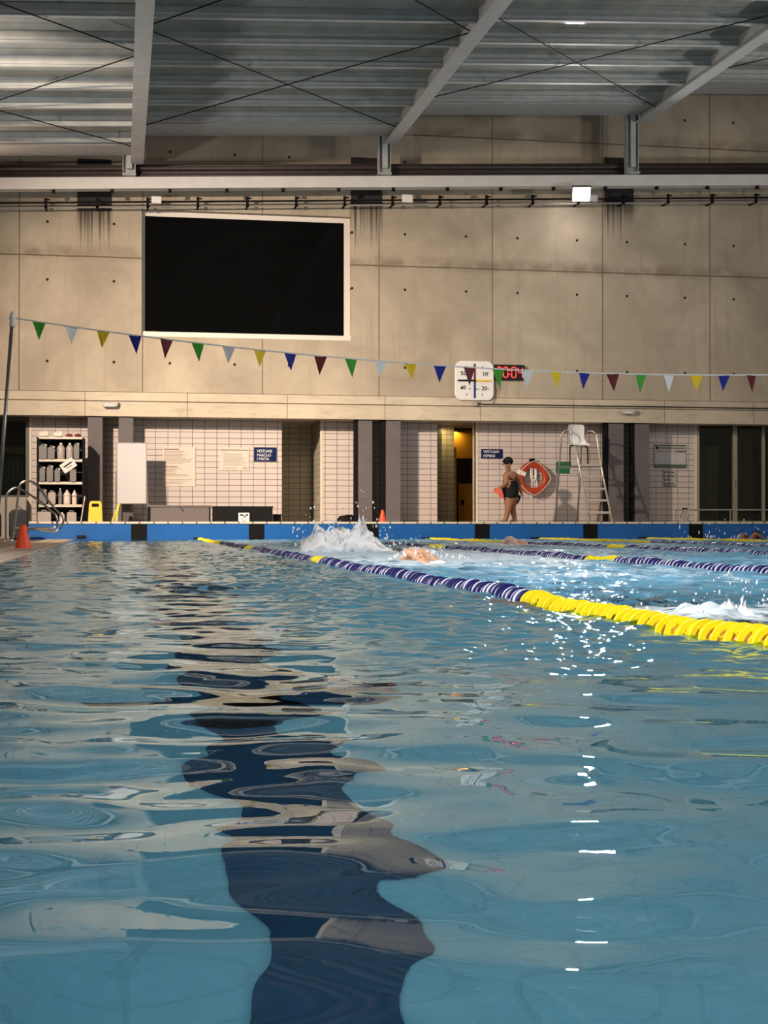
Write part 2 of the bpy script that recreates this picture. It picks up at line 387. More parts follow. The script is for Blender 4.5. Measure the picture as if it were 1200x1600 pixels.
struct(m.build('wall_rear_rooms', mat('dark_room_wall', (.05,.05,.045), .8)))
# window with dark glass at left, low
m = MB(); m.box(-2.85,-2.78,TY,TY+.1,.95,2.79); m.box(-2.14,-2.06,TY,TY+.1,.95,2.79); m.box(-2.78,-2.14,TY,TY+.1,2.70,2.79); m.box(-2.78,-2.14,TY,TY+.1,.95,1.0); m.box(XL,-2.85,TY,TY+.1,.95,2.79)
wn = struct(m.build('window_2', mat('olive_window_frame', (.10,.095,.08), .5)))
MB().box(-2.78,-2.14,TY+.03,TY+.045,1.0,2.70).build('window_pane', GLASSD, wn)
MB().box(-2.78,-2.14,TY+.05,TY+.08,1.95,2.12).build('window_transom', mat('green_band', (.10,.12,.04), .5), wn)
curtain('curtain', -2.8, -2.1, 35.1, 1.0, 1.9, mat('teal_curtain', (.03,.06,.065), .9), 'dark teal curtain behind the window at the far left', .02, .1)
# big dark window
m = MB(); fr = .12; y0, y1 = WY+.2, WY+.27
m.box(wx0,wx0+.08,y0,y1,wz0+.12,wz1-.11); m.box(wx1-.14,wx1,y0,y1,wz0+.12,wz1-.11); m.box(wx0,wx1,y0,y1,wz1-.11,wz1); m.box(wx0,wx1,y0-.12,y1,wz0,wz0+.12)
wn = struct(m.build('window_1', WHITEPAINT))
NIGHT = mat('night_glass', (.003,.003,.003), .03, spec=.2)
MB().box(wx0+.08,wx1-.14,WY+.23,WY+.25,wz0+.12,wz1-.11).build('window_pane', NIGHT, wn)
# decks
m = MB(); m.box(-1.9, XR, 31.9, 40, .0, .35)
struct(m.build('floor_far_deck', DECK))
m = MB(); m.box(XL, -1.5, YB, 40, -.4, .012)
struct(m.build('floor_left_deck', mat('left_deck_floor', (.12,.09,.07), .4, noise=.3, nscale=2)))
COPING = tile_material('coping_stone', (.55,.42,.33), (.52,.40,.31), (.16,.12,.09), .25, .25, .5, 'XY', .01)
struct(MB().box(-1.5, -.95, YB, 31.6, -.4, .02).build('floor_coping', COPING, bevel=.008))
struct(MB().box(16.6, XR, YB, 31.9, -.4, .02).build('floor_right_deck', DECK))
struct(MB().box(-.95, 16.6, YB, -2.5, -.4, .02).build('floor_near_deck', DECK))
# pool basin
ZF = -1.55
struct(MB().box(-1.4, 16.9, -2.8, 31.9, ZF-.2, ZF).build('floor_pool', POOLFLOOR))
m = MB(); m.box(-1.35, -.95, -2.5, 31.6, ZF, -.4); m.box(16.6, 16.85, -2.5, 31.6, ZF, -.4)
struct(m.build('wall_pool_sides', POOLWALL))
m = MB(); m.box(-1.35, 16.85, 31.6, 31.9, ZF, -.12); m.box(-1.35, 16.85, -2.8, -2.5, ZF, -.4)
struct(m.build('wall_pool_ends', mat('pool_end_paint', (.25,.52,.68), .5)))
ew = struct(MB().box(-1.9, 17.5, 31.6, 31.9, -.12, .345).build('wall_pool_end', BLUEPAN))
MB().box(-1.9, 17.5, 31.575, 32.1, .345, .39).build('coping', tile_material('pale_coping_tile', (.62,.55,.46), (.58,.52,.43), (.2,.17,.13), .30, .30, .5, 'XY', .02), ew)
MARKS = [.39+2.49*i for i in range(7)]
for x in MARKS:
    MB().box(x-.165, x+.165, 31.59, 31.605, -.12, .343).build('lane_mark', BLACK, ew)
MB().box(-.9, -.72, 31.57, 31.6, .04, .10).build('skimmer_grille', BLACKPL, ew)
for i, x in enumerate(MARKS):
    m = MB(); m.box(x-.125, x+.125, 3.2 if i == 0 else 2.0, 29.6, ZF, ZF+.008)
    m.box(x-.125, x+.125, 31.45, 31.6, ZF, -.12); m.box(x-.5, x+.5, 29.6, 29.85, ZF, ZF+.008)
    if i == 0: m = MB(); m.box(x-.16, x+.16, .2, 29.6, ZF, ZF+.008); m.box(x-.5, x+.5, 29.6, 29.85, ZF, ZF+.008); m.box(x-.5, x+.5, 4.35, 4.6, ZF, ZF+.008)
    struct(m.build('trim_lane_line', NAVYTILE))

# ---------------------------------------------------------------- roof
RS, PS = .0274, .046           # rise away from the camera, rise to the right
RAFT = [-5.5, .35, 6.05, 12.05, 17.9]
ZBAY = [8.47, 8.91, 9.40, 9.92]
def rz(i, X, Y): return ZBAY[i]+PS*X+RS*(Y-33)
m = MB()
for i in range(4):
    x0, x1 = RAFT[i], RAFT[i+1]
    if i == 0: x0 = XL
    if i == 3: x1 = XR
    q = [(x0,YB,rz(i,x0,YB)+.2),(x1,YB,rz(i,x1,YB)+.2),(x1,33,rz(i,x1,33)+.2),(x0,33,rz(i,x0,33)+.2)]
    m.add(q+[(a,b_,c+.06) for a,b_,c in q], [(0,1,2,3),(7,6,5,4),(0,4,5,1),(1,5,6,2),(2,6,7,3),(3,7,4,0)])
struct(m.build('ceiling', SHEET))
m = MB()
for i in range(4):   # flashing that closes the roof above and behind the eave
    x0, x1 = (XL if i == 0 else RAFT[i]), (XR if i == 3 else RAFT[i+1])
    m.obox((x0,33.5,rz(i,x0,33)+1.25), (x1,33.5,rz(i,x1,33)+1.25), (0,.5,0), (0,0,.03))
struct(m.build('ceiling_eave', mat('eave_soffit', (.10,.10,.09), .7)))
for i in range(5):
    X = RAFT[i]; j = min(max(i-1, 0), 3)
    zt = rz(j, X, 33)+.22; zb = rz(j, X, 33)-.16
    m = MB(); dy = YB-33; s = RS*dy
    a = Vector((X,33,zb)); b_ = Vector((X,YB,zb+s))
    m.obox(a, b_, (.14,0,0), (0,0,.015)); m.obox(a+Vector((0,0,.2)), b_+Vector((0,0,.2)), (.008,0,0), (0,0,.2))
    zz = .9 if i in (1,2,3) else .5
    m.obox(a+Vector((0,0,.42)), b_+Vector((0,0,.42)), (.14,0,0), (0,0,.015))
    m.obox(a+Vector((.10,0,.42+.2)), b_+Vector((.10,0,.42+.2)), (.01,0,0), (0,0,.22))
    o = m.build('roof_rafter', STEEL_GREY)
    lab = ('steel rafter beyond the left edge of the picture','steel rafter over the left end of the big dark window','steel rafter in the middle of the roof, slanting up to the right',
           'steel rafter at the right of the roof, above the lit floodlight','steel rafter beyond the right edge of the picture')[i]
    tag(o, lab, 'rafter', 'roof rafters')
SPAN = ('left','second','third','right')
for i in range(4):
    x0 = (XL if i == 0 else RAFT[i]+.01); x1 = (XR if i == 3 else RAFT[i+1]-.01)
    xa, xb = (x0 if i == 0 else x0+.01), (x1 if i == 3 else x1-.0)
    m = MB(); L_ = (xb-xa)
    A = Vector((0,0,0)); B = Vector((L_,0,PS*L_))
    m.obox(A+Vector((0,0,.10)), B+Vector((0,0,.10)), (0,.006,0), (0,0,.10))
    m.obox(A+Vector((0,.03,.005)), B+Vector((0,.03,.005)), (0,.045,0), (0,0,.005))
    m.obox(A+Vector((0,-.035,.06)), B+Vector((0,-.035,.06)), (0,.004,0), (0,0,.02))
    m.obox(A+Vector((0,-.02,.083)), B+Vector((0,-.02,.083)), (0,.02,0), (0,0,.003))
    first = m.build('roof_purlin', PURLIN); first.location = (xa, 33-1.41, rz(i, xa, 33-1.41))
    lab = ('thin steel purlin of the %s roof bay, first up from the eave' % SPAN[i])
    tag(first, lab, 'purlin', 'purlins of the %s roof bay' % SPAN[i])
    for k in range(2, 27):
        o = first.copy(); COL.objects.link(o); y = 33-1.41*k; o.location = (xa, y, rz(i, xa, y))
        o['label'] = ('thin steel purlin of the %s roof bay, %s up from the eave' % (SPAN[i], ORD[k-1])) if k < 9 else 'thin steel purlin of the %s roof bay, above the top of the picture' % SPAN[i]
    m = MB(); a = Vector((xa,32.4,rz(i,xa,32.4)+.03)); b_ = Vector((xb,32.4,rz(i,xb,32.4)+.03))
    m.obox(a, b_, (0,.56,.56*RS), (0,0,.02)); 
    m.obox(a+Vector((0,.56,.16)), b_+Vector((0,.56,.16)), (0,.012,0), (0,0,.16))
    m.obox(a+Vector((0,-.5,-.03)), b_+Vector((0,-.5,-.03)), (0,.03,0), (0,0,.02))
    tag(m.build('eave_gutter', STEEL_GREY), 'wide steel eave gutter closing the %s roof bay' % SPAN[i], 'gutter', 'eave gutters')
    # cross bracing rods
    for c0 in (32.0, 25.0):
        c1 = c0-7.0
        for (ya, yb, w_) in ((c0,c1,'rising to the right'),(c1,c0,'falling to the right')):
            p = Vector((x0 if i else RAFT[0],ya,rz(i,x0 if i else RAFT[0],ya)-.03)); q = Vector((x1 if i < 3 else RAFT[4],yb,rz(i,x1 if i < 3 else RAFT[4],yb)-.03))
            o = MB().tube([p,q], .011, 6).build('bracing_rod', BLACK)
            tag(o, 'dark bracing rod of the %s roof bay %s, %s' % (SPAN[i], w_, 'near the far wall' if c0 > 30 else 'above the picture'), 'rod', 'roof bracing rods')
def bz(X): return 7.90+PS*X
for i, X in enumerate((.18, 5.93, 11.86)):
    j = i; top = rz(j, X, 33)+.2; zb = bz(X)+.14
    m = MB(); m.box(X-.14,X-.125,32.98,33.2,zb,top); m.box(X+.125,X+.14,32.98,33.2,zb,top); m.box(X-.13,X+.13,33.08,33.1,zb,top)
    m.box(X-.06,X+.06,32.95,33.0,zb+.15,top-.05)
    o = m.build('roof_post', STEEL_GREY)
    MB().box(X-.15,X+.15,32.9,33.3,zb,zb+.03).build('base_plate', STEEL_GREY, o)
    tag(o, ('short steel post on the white beam above the left end of the dark window','steel post on the white beam right of the dark window','tall steel post on the white beam just right of the lit floodlight')[i], 'post', 'roof posts')
A = Vector((XL,33.2,bz(XL))); B = Vector((XR,33.2,bz(XR)))
m = MB(); m.obox(A, B, (0,.15,0), (0,0,.13))
tag(m.build('wall_beam', BEAMW, bevel=.008), 'long white steel beam across the far wall below the roof', 'beam')
for k, (dz, dy, r) in enumerate(((.19,.05,.045),(.275,.12,.05),(.36,.05,.045),(.44,.16,.035))):
    tag(MB().tube([A+Vector((0,dy,dz)), B+Vector((0,dy,dz))], r, 10).build('dark_pipe', DARKPIPE, smooth=True),
        'long dark pipe running on top of the white beam, %s' % ('lowest of the four','second from the bottom','third from the bottom','topmost of the four')[k], 'pipe', 'dark pipes above the white beam')
# bolts under the beam
for k in range(16):
    X = -1.46+1.27*k+.01*0
    o = MB().box(X-.035, X+.035, 33.12, 33.2, bz(X)-.2, bz(X)-.13).build('beam_clip', BLACK)
    tag(o, 'small dark clip under the white beam, %s from the left' % ORD[k], 'clip', 'clips under the white beam')
# flat dark plates standing in for the shaded wall pockets behind beam
for i, (a, b_, z0, z1) in enumerate(((-.97,-.21,7.46,8.62),(5.30,6.03,7.80,8.93),(11.5,12.23,8.12,9.2))):
    tag(MB().box(a, b_, WY-.03, WY, z0, z1).build('pocket_plate', mat('black_pocket_plate', (.025,.022,.022), .8, noise=.4), bevel=.004),
        ('dark streaked plate standing in for a wall pocket left of the big window','dark plate standing in for a wall pocket right of the big window','dark plate standing in for a wall pocket right of the lit floodlight')[i], 'plate', 'dark plates for the wall pockets')
# cable run under the beam
def cz(X): return 7.59+PS*X
m1 = MB().tube([(XL,33.62,cz(XL)),(XR,33.62,cz(XR))], .022, 8)
tag(m1.build('cable_run', BLACK), 'black cable run along the far wall under the white beam', 'cable')
tag(MB().tube([(XL,33.66,cz(XL)-.1),(XR,33.66,cz(XR)-.1)], .02, 8).build('wall_conduit', mat('grey_conduit', (.3,.28,.25), .5)), 'pale grey conduit just below the black cable run', 'conduit')
for k in range(17):
    X = -1.65+1.125*k; z = cz(X)
    m = MB(); m.box(X-.03,X+.03,33.6,33.64,z-.13,z+.1); m.box(X-.02,X+.02,33.6,WY,z-.12,z-.09); m.box(X-.02,X+.09,33.58,33.62,z+.05,z+.08)
    tag(m.build('cable_bracket', BLACK), 'small black bracket holding the cable run, %s from the left' % ORD[k], 'bracket', 'cable brackets on the far wall')
for i, (x0,x1,z0,z1) in enumerate(((.68,.90,7.57,7.73),(6.44,6.68,7.82,8.0),(10.93,11.17,8.02,8.16))):
    tag(MB().box(x0,x1,33.5,33.6,z0,z1).build('junction_box', WHITE, bevel=.01), ('white junction box on the cable run above the big window','white junction box on the cable run, mid wall','white junction box beside the lit floodlight')[i], 'box')
# floodlights; the added out-of-view lamps get housings too
def floodlight(p, t, s, label, grp=True):
    th = thing('floodlight', p, label, 'floodlight', 'floodlights' if grp else None)
    th.rotation_euler = (Vector(t)-Vector(p)).to_track_quat('-Z', 'Y').to_euler()
    a, b_ = s[0]/2+.03, s[1]/2+.03
    m = MB(); m.box(-a,a,-b_,b_,.02,.10); m.box(-a,-a+.02,-b_,b_,-.02,.02); m.box(a-.02,a,-b_,b_,-.02,.02); m.box(-a,a,-b_,-b_+.02,-.02,.02); m.box(-a,a,b_-.02,b_,-.02,.02)
    m.build('housing', mat('floodlight_housing', (.25,.25,.25), .5), th)
    m = MB(); m.tube([(-a-.02,0,0),(-a-.02,0,.18),(a+.02,0,.18),(a+.02,0,0)], .012, 6); m.build('bracket', STEELDULL, th)
    MB().box(-a+.02,a-.02,-b_+.02,b_-.02,.005,.02).build('lens', mat('lamp_lens', (.9,.9,.9), .3, emit=(1,.95,.88), estr=12), th)
    return th
FL = ['floodlight high on the left wall near the far wall','floodlight high on the right wall near the far wall','added fill floodlight high on the left side, middle of the hall, out of view',
      'added fill floodlight high on the right side, middle of the hall, out of view','added fill floodlight high on the left side at the near end, out of view','added fill floodlight high on the right side at the near end, out of view',
      'glaring floodlight hanging under the white beam on the far wall','small warm uplight at the left end of the far wall',
      'added uplight out of view at the left, brightening the roof','added uplight out of view at the right, brightening the roof']
for (p, t, e, s, c, sp), lab in zip(FLOODS_AND_FILLS, FL): floodlight(p, t, s, lab)

# ---------------------------------------------------------------- water
def water():
    def axis(a, b, f):
        out = [a]
        while out[-1] < b: out.append(out[-1]+f(out[-1]))
        out[-1] = b; return np.array(out)
    ys = axis(-2.5, 31.6, lambda y: .08 if y < .3 else max(.013, min(.055, .0028*y)))
    xs = axis(-.95, 16.6, lambda x: .016 if x < 2.2 else min(.07, .016+(x-2.2)*.012))
    X, Y = np.meshgrid(xs, ys)
    def waves(n, l0, l1, amp, seed, spread=PI, dir0=PI/2):
        r = np.random.RandomState(seed); H = np.zeros_like(X)
        for _ in range(n):
            lam = l0*(l1/l0)**r.rand(); th = dir0+spread*(r.rand()-.5)*2; ph = r.rand()*2*PI
            k = 2*PI/lam
            u = k*(X*math.cos(th)+Y*math.sin(th))+ph
            H += amp*(lam/l1)*(np.sin(u)+.25*np.sin(2*u+1.3))
        return H/math.sqrt(n)
    sm = lambda v, a, b: np.clip((v-a)/(b-a), 0, 1)**2*(3-2*np.clip((v-a)/(b-a), 0, 1))
    lane = sm(X, 1.2, 2.3)                      # busy lanes start right of the first rope
    mid = sm(Y, 2.6, 4.2)
    H = waves(16, .7, 2.2, .0085, 1, PI, 0)*(.8+.5*lane)
    H += waves(26, .22, .6, .0062, 2, 1.0)*(.75+.9*lane)
    H += waves(20, .16, .4, .0030, 8, PI)
    rough = np.clip(.08+.2*sm(Y,2.5,6)+.9*lane*sm(Y,3,6)+.95*sm(Y,2.8,3.4)*sm(X,.4,.9)+.35*sm(Y,9,20), 0, 1.3)
    H += waves(40, .07, .19, .0055, 3, PI)*rough
    H += waves(18, .3, .8, .012, 5, PI)*lane*sm(Y,5,9)
    # a swell over something passing under the surface in the near lane
    for cx, cy, a, s in ((.38,7.4,.022,.28),(.5,7.1,-.012,.22),(1.98,4.75,.03,.12),(2.2,11.85,.03,.25),(2.6,17,.05,.5),(-.2,9.6,.012,.3)):
        r = np.sqrt((X-cx)**2+((Y-cy)*.8)**2)
        H += a*np.exp(-(r/s)**2)+.25*a*np.cos(r/s*9)*np.exp(-(r/(s*2.6))**2)
    r = np.sqrt((X-1.22)**2+(Y-2.28)**2); H += .0022*np.cos(r*90)*np.exp(-(r/.11)**2)   # ring of a drop
    C = 1.25*np.clip(.03+.3*sm(Y,3,7)+.7*lane*sm(Y,2.5,5)+1.1*sm(Y,2.7,3.3)*sm(X,.4,.8)+.3*sm(Y,7,14), 0, 1.2)
    # foam
    F = np.zeros_like(X)
    for cx, cy, s, a in ((2.6,16.6,1.7,1.1),(2.3,11.6,.5,.9),(2.9,13.5,1.6,.6),(3.6,14.0,2.0,.42),(2.05,4.75,.33,1.0),(2.35,4.95,.4,.7),(1.75,5.1,.3,.7),(5.8,22.3,.9,.9),(7.4,22.5,1.8,.6),(5.5,17.5,2.2,.55),(3.1,9.0,1.7,.42),(3.0,7.0,1.1,.32),(12.9,29.8,.9,.8),(9,26,3,.4),(4.0,26,4,.3),(-.9,20,.8,.2)):
        F += a*np.exp(-(((X-cx)/s)**2+((Y-cy)/(s*1.5))**2))
    F += .34*lane*sm(Y,6,10)
    ny, nx = X.shape
    co = np.stack([X, Y, H], -1).reshape(-1, 3).astype(np.float32)
    idx = np.arange(ny*nx).reshape(ny, nx)
    q = np.stack([idx[:-1,:-1], idx[:-1,1:], idx[1:,1:], idx[1:,:-1]], -1).reshape(-1, 4)
    me = bpy.data.meshes.new('pool_water')
    me.vertices.add(len(co)); me.vertices.foreach_set('co', co.ravel())
    me.loops.add(q.size); me.loops.foreach_set('vertex_index', q.ravel().astype(np.int32))
    me.polygons.add(len(q)); me.polygons.foreach_set('loop_start', np.arange(0, q.size, 4, dtype=np.int32))
    me.update(calc_edges=True); me.shade_smooth()
    at = me.attributes.new('foam', 'FLOAT', 'POINT'); at.data.foreach_set('value', np.clip(F,0,1.5).ravel().astype(np.float32))
    at = me.attributes.new('chop', 'FLOAT', 'POINT'); at.data.foreach_set('value', C.ravel().astype(np.float32))
    B = np.clip(lane*sm(Y,5,8)*.8, 0, 1); at = me.attributes.new('bubbles', 'FLOAT', 'POINT'); at.data.foreach_set('value', B.ravel().astype(np.float32))
    o = bpy.data.objects.new('pool_water', me); COL.objects.link(o)
    mt = bpy.data.materials.new('water'); mt.use_nodes = True; N, L = nodes(mt); N.remove(N['Principled BSDF'])
    out = N['Material Output']
    g = N.new('ShaderNodeBsdfGlass'); g.inputs['IOR'].default_value = 1.333; g.inputs['Roughness'].default_value = 0; g.inputs['Color'].default_value = (.78,.93,.99,1)
    tc = N.new('ShaderNodeTexCoord'); P = tc.outputs['Object']
    a = N.new('ShaderNodeAttribute'); a.attribute_name = 'foam'
    n1 = noise_tex(N, L, P, 9, 9, .72, 1.2, (.55,1,1)); n2 = noise_tex(N, L, P, 1.7, 4, .6, .8)
    v = mth(N, L, 'ADD', mth(N, L, 'MULTIPLY', n1, .8), mth(N, L, 'MULTIPLY', n2, .5))
    f = ramp(N, L, mth(N, L, 'ADD', v, mth(N, L, 'MULTIPLY', a.outputs['Fac'], .26)), .84, 1.02, 0, .85)
    f = mth(N, L, 'MULTIPLY', f, ramp(N, L, a.outputs['Fac'], .02, .25))
    df = N.new('ShaderNodeBsdfDiffuse'); df.inputs['Color'].default_value = (.66,.74,.80,1)
    bub = N.new('ShaderNodeBsdfDiffuse'); bub.inputs['Color'].default_value = (.20,.50,.76,1)
    ch = N.new('ShaderNodeAttribute'); ch.attribute_name = 'chop'; ba = N.new('ShaderNodeAttribute'); ba.attribute_name = 'bubbles'
    bp = N.new('ShaderNodeBump'); bp.inputs['Distance'].default_value = .005
    L.new(mth(N, L, 'MULTIPLY', ch.outputs['Fac'], .9), bp.inputs['Strength'])
    L.new(noise_tex(N, L, P, 13, 2, .5, .3), bp.inputs['Height']); L.new(bp.outputs[0], g.inputs['Normal'])
    n3 = noise_tex(N, L, P, 2.6, 5, .6, .6)
    fb = mth(N, L, 'MULTIPLY', ba.outputs['Fac'], ramp(N, L, n3, .35, .65, .15, .75))
    mb_ = N.new('ShaderNodeMixShader'); L.new(fb, mb_.inputs[0]); L.new(g.outputs[0], mb_.inputs[1]); L.new(bub.outputs[0], mb_.inputs[2])
    mx = N.new('ShaderNodeMixShader'); L.new(f, mx.inputs[0]); L.new(mb_.outputs[0], mx.inputs[1]); L.new(df.outputs[0], mx.inputs[2])
    L.new(mx.outputs[0], out.inputs['Surface'])
    me.materials.append(mt)
    o['kind'] = 'stuff'; o['label'] = 'rippled blue pool water with white foam in the busy lanes'; o['category'] = 'water'
    return o, (xs, ys, H)
WATER, WG = water()
def wz(x, y):
    xs, ys, H = WG
    return float(H[min(np.searchsorted(ys, y), len(ys)-1), min(np.searchsorted(xs, x), len(xs)-1)])

# ---------------------------------------------------------------- lane ropes
def ring(m, r0, r1, w_, n=20, mi=0, x=0):
    """annular band around the Y axis"""
    vs = []; fs = []
    for k in range(n):
        a = 2*PI*k/n; c, s = math.cos(a), math.sin(a)
        for r, y in ((r0,-w_/2),(r1,-w_/2*.7),(r1,w_/2*.7),(r0,w_/2)): vs.append((r*c, x+y, r*s))
    for k in range(n):
        a = 4*k; b_ = 4*((k+1) % n)
        for j in range(4): fs.append((a+j, a+(j+1)%4, b_+(j+1)%4, b_+j))
    m.add(vs, fs, mi)
def float_yellow():
    m = MB(); ring(m, .043, .058, .017, 24)
    ring(m, .026, .034, .05, 12, 1, .012)
    for k in range(6):
        a = PI/3*k+.3; c, s = math.cos(a), math.sin(a)
        m.obox((.03*c,0,.03*s), (.047*c,0,.047*s), (0,.012,0), (-s*.003,0,c*.003))
    ring(m, .034, .044, .008, 20, 0, .04)
    return m
def float_blue():
    m = MB(); ring(m, .026, .058, .034, 24, 0); ring(m, .026, .054, .020, 20, 1, .039); ring(m,.022,.03,.03,10,0,.02)
    return m
def mesh_only(m, mats):
    o = m.build('float', mats, smooth=False); me = o.data; bpy.data.objects.remove(o); return me
MY = mesh_only(float_yellow(), [YELLOWF, AMBER]); MBL = mesh_only(float_blue(), [NAVYF, WHITEF])
PITCH = .078
def is_yellow(y): return y > 24.4 or y < 5.75 or abs(y-19.0) < .42 or abs(y-12.3) < .42
def rope_pt(i, x, y):
    zz = wz(x, y)
    return Vector((x+.02*math.sin(y*1.1+i*2)+.008*math.sin(y*4.1+i), y, -.012+.5*zz+.006*math.sin(y*2.3+i)))
ROPES = [(1.64,3.3),(4.14,8.8),(6.62,14.1),(9.08,19.3),(11.59,24.7)]
LABR = ['nearest lane rope, blue then yellow floats, running from far left to near right',
        'lane rope just behind the nearest one, mostly blue floats with one yellow stretch',
        'lane rope behind the second swimmer, its yellow far end left of the lifeguard chair',
        'lane rope whose yellow far end lies in front of the lifeguard chair',
        'furthest lane rope, yellow along the blue end wall at the right']
for i, (x, y0) in enumerate(ROPES):
    th = thing('lane_rope', (x, 31.5, 0), LABR[i], 'lane rope', 'lane ropes across the pool')
    inv = Vector((-x, -31.5, 0))
    ny = int((31.3-.4)/PITCH); rest = MB(); cnt = 0
    ky0 = next(k for k in range(ny) if .4+k*PITCH >= y0)
    rv = {}
    for nm_, me in (('y', MY), ('b', MBL)):
        rv[nm_] = (np.array([v.co[:] for v in me.vertices]), [list(p.vertices) for p in me.polygons], [p.material_index for p in me.polygons])
    for k in range(ny):
        y = .4+k*PITCH; p = rope_pt(i, x, y); q = rope_pt(i, x, y+.05)
        yel = is_yellow(y); ang = math.atan2(-(q.x-p.x), q.y-p.y)+.12*math.sin(k*1.7); til = .12*math.sin(k*2.3+i); roll = k*.7
        R = Euler((til, roll, ang), 'ZXY')
        if ky0 <= k < ky0+100:
            o = bpy.data.objects.new('float', MY if yel else MBL); COL.objects.link(o); o.parent = th
            o.location = p+inv; o.rotation_mode = 'ZXY'; o.rotation_euler = (til, roll, ang)
        else:
            V, Fc, Mi = rv['y' if yel else 'b']; M = np.array(R.to_matrix()); W = V@M.T+np.array(p+inv)
            b0 = len(rest.v); rest.v += [tuple(v) for v in W]
            for f, mi in zip(Fc, Mi): rest.f.append([b0+t for t in f]); rest.m.append(mi+(0 if yel else 2))
    me = bpy.data.meshes.new('float_remainder'); me.from_pydata(rest.v, [], rest.f)
    for mm in (YELLOWF, AMBER, NAVYF, WHITEF): me.materials.append(mm)
    me.polygons.foreach_set('material_index', rest.m); me.update()
    o = bpy.data.objects.new('float_row', me); COL.objects.link(o); o.parent = th; o['kind'] = 'stuff'
    pts = [rope_pt(i, x, .2+.4*k)+inv for k in range(78)]+[Vector((0,.1,.03))]
    MB().tube(pts, .006, 5).build('cable', STEELDULL, th)
    MB().box(-.12,.12,-.16,.1,-.04,.05).build('tensioner', BLACKPL, th, bevel=.01)

# ---------------------------------------------------------------- pennant line
PY = 20.0
pole = thing('flag_pole', (-1.62, PY, .0), 'leaning metal pole at the left edge holding the string of pennants', 'pole')
MB().tube([(0,0,.02),(.21,0,3.05)], .024, 12).build('pole_tube', STEELDULL, pole, smooth=True)
MB().lathe([(.06,.012),(.06,.06),(.03,.09),(.03,.12)], (0,0,0)).build('base_socket', CHROME, pole, smooth=True)
MB().lathe([(.03,2.93),(.045,2.96),(.03,3.0),(.045,3.04),(.03,3.1),(.01,3.14)], (.21,0,0), 12).build('cord_wrap', WHITE, pole, smooth=True)
pole2 = thing('flag_pole', (16.75, PY, .0), 'metal pole at the right side holding the string of pennants, outside the picture', 'pole')
MB().tube([(0,0,.02),(-.2,0,3.05)], .024, 12).build('pole_tube', STEELDULL, pole2, smooth=True)
def fz(x): return .00761396*x*x-.11263559*x+2.87965854
pl = thing('pennant_string', (-1.41, PY, fz(-1.41)), 'white cord of coloured triangular pennants hanging across the pool', 'pennants')
X0 = -1.41; Z0 = fz(-1.41)
MB().tube([(x-X0, 0, fz(x)-Z0) for x in np.linspace(-1.41, 16.4, 60)], .011, 6).build('cord', CORDW, pl)
PC = [mat('pennant_green', (.05,.32,.02), .6), mat('pennant_white', (.8,.78,.80), .6), mat('pennant_yellow', (.85,.58,.01), .6), mat('pennant_blue', (.005,.01,.25), .6), mat('pennant_maroon', (.13,.003,.008), .6)]
xs_px = [-1.065+.4185*k for k in range(42)]
for k, x in enumerate(xs_px):
    if x > 16.1: break
    wv = .083; h = .235*(1+.08*math.sin(k*5.1)); sw = .02*math.sin(k*2.7); tw = .35*math.sin(k*1.9)*wv
    z0 = fz(x)-Z0
    m = MB(); n = 6; vs = []; fs = []
    for r in range(n+1):
        t = r/n; ww = wv*(1-t)+.002
        for s_ in (-1,0,1):
            vs.append((x-X0+s_*ww+sw*t, s_*tw*(1-t)+.012*math.sin(t*4+k)*(1 if s_ == 0 else .2), z0-.005-h*t+ (fz(x+s_*ww)-fz(x))*(1-t)))
    vs += [(a, b_+.003, c) for a, b_, c in vs]; q = 3*(n+1)
    for r in range(n):
        for c in range(2):
            a = 3*r+c; fs += [(a,a+1,a+4,a+3),(q+a,q+a+3,q+a+4,q+a+1)]
    m.add(vs, fs); m.build('pennant', PC[k % 5], pl)

# ---------------------------------------------------------------- clocks
ck = thing('pace_clock', (8.25, 33.97, 3.735), 'white square pace clock with four coloured hands on the concrete wall', 'clock')
ck.location = (8.25, 33.99, 3.735)
m = MB(); m.prism(rounded(0,0,.94,.93,.16), -.09, -.02); m.build('clock_case', WHITE, ck, bevel=.015)
m = MB()
for k in range(12):
    a = PI/6*k; r0, r1 = .355, .40
    c, s = math.sin(a), math.cos(a); m.obox((r0*c,-.094,r0*s),(r1*c,-.094,r1*s),(s*.008,0,-c*.008),(0,.002,0))
CASE = ck.children[0]; m.build('dial_ticks', BLACK, CASE)
for t, x, z in (('10',.19,.12),('20',.17,-.22),('40',-.34,-.21),('50',-.33,.13)):
    text_mesh('numeral', t, .13, BLACK, CASE, (x,-.092,z), bold=.002)
for nm_, a, mt_, ln in (('red_hand',0,mat('hand_maroon',(.16,.01,.02),.4),.40),('yellow_hand',90,mat('hand_yellow',(.75,.5,.02),.4),.41),('blue_hand',180,mat('hand_blue',(.01,.02,.22),.4),.41),('black_hand',270,BLACK,.41)):
    a = math.radians(a); c, s = math.sin(a), math.cos(a)
    m = MB(); m.obox((-.03*c,-.105,-.03*s),(ln*c,-.105,ln*s),(s*.02,0,-c*.02),(0,.005,0)); m.build('clock_hand', mt_, ck)
o = MB(); o.lathe([(.03,0),(.03,.02)], n=16); hub = o.build('hub', BLACK, ck); hub.rotation_euler = (PI/2,0,0); hub.location = (0,-.1,0)
text_mesh('maker_mark', 'sports', .06, mat('maker_blue', (.05,.12,.3), .5), ck, (-.03,-.094,-.21))
text_mesh('maker_mark', 'EL', .06, mat('maker_blue'), ck, (-.14,-.094,-.21))
dk = thing('digital_clock', (9.11, 33.99, 3.95), 'black digital clock showing 20:04 in red beside the pace clock', 'clock')
m = MB(); m.prism(rounded(0,0,.76,.36,.04), -.08, -.01); m.build('case', SCREEN, dk)
SEG = {'0':'abcdef','2':'abged','4':'fgbc'}
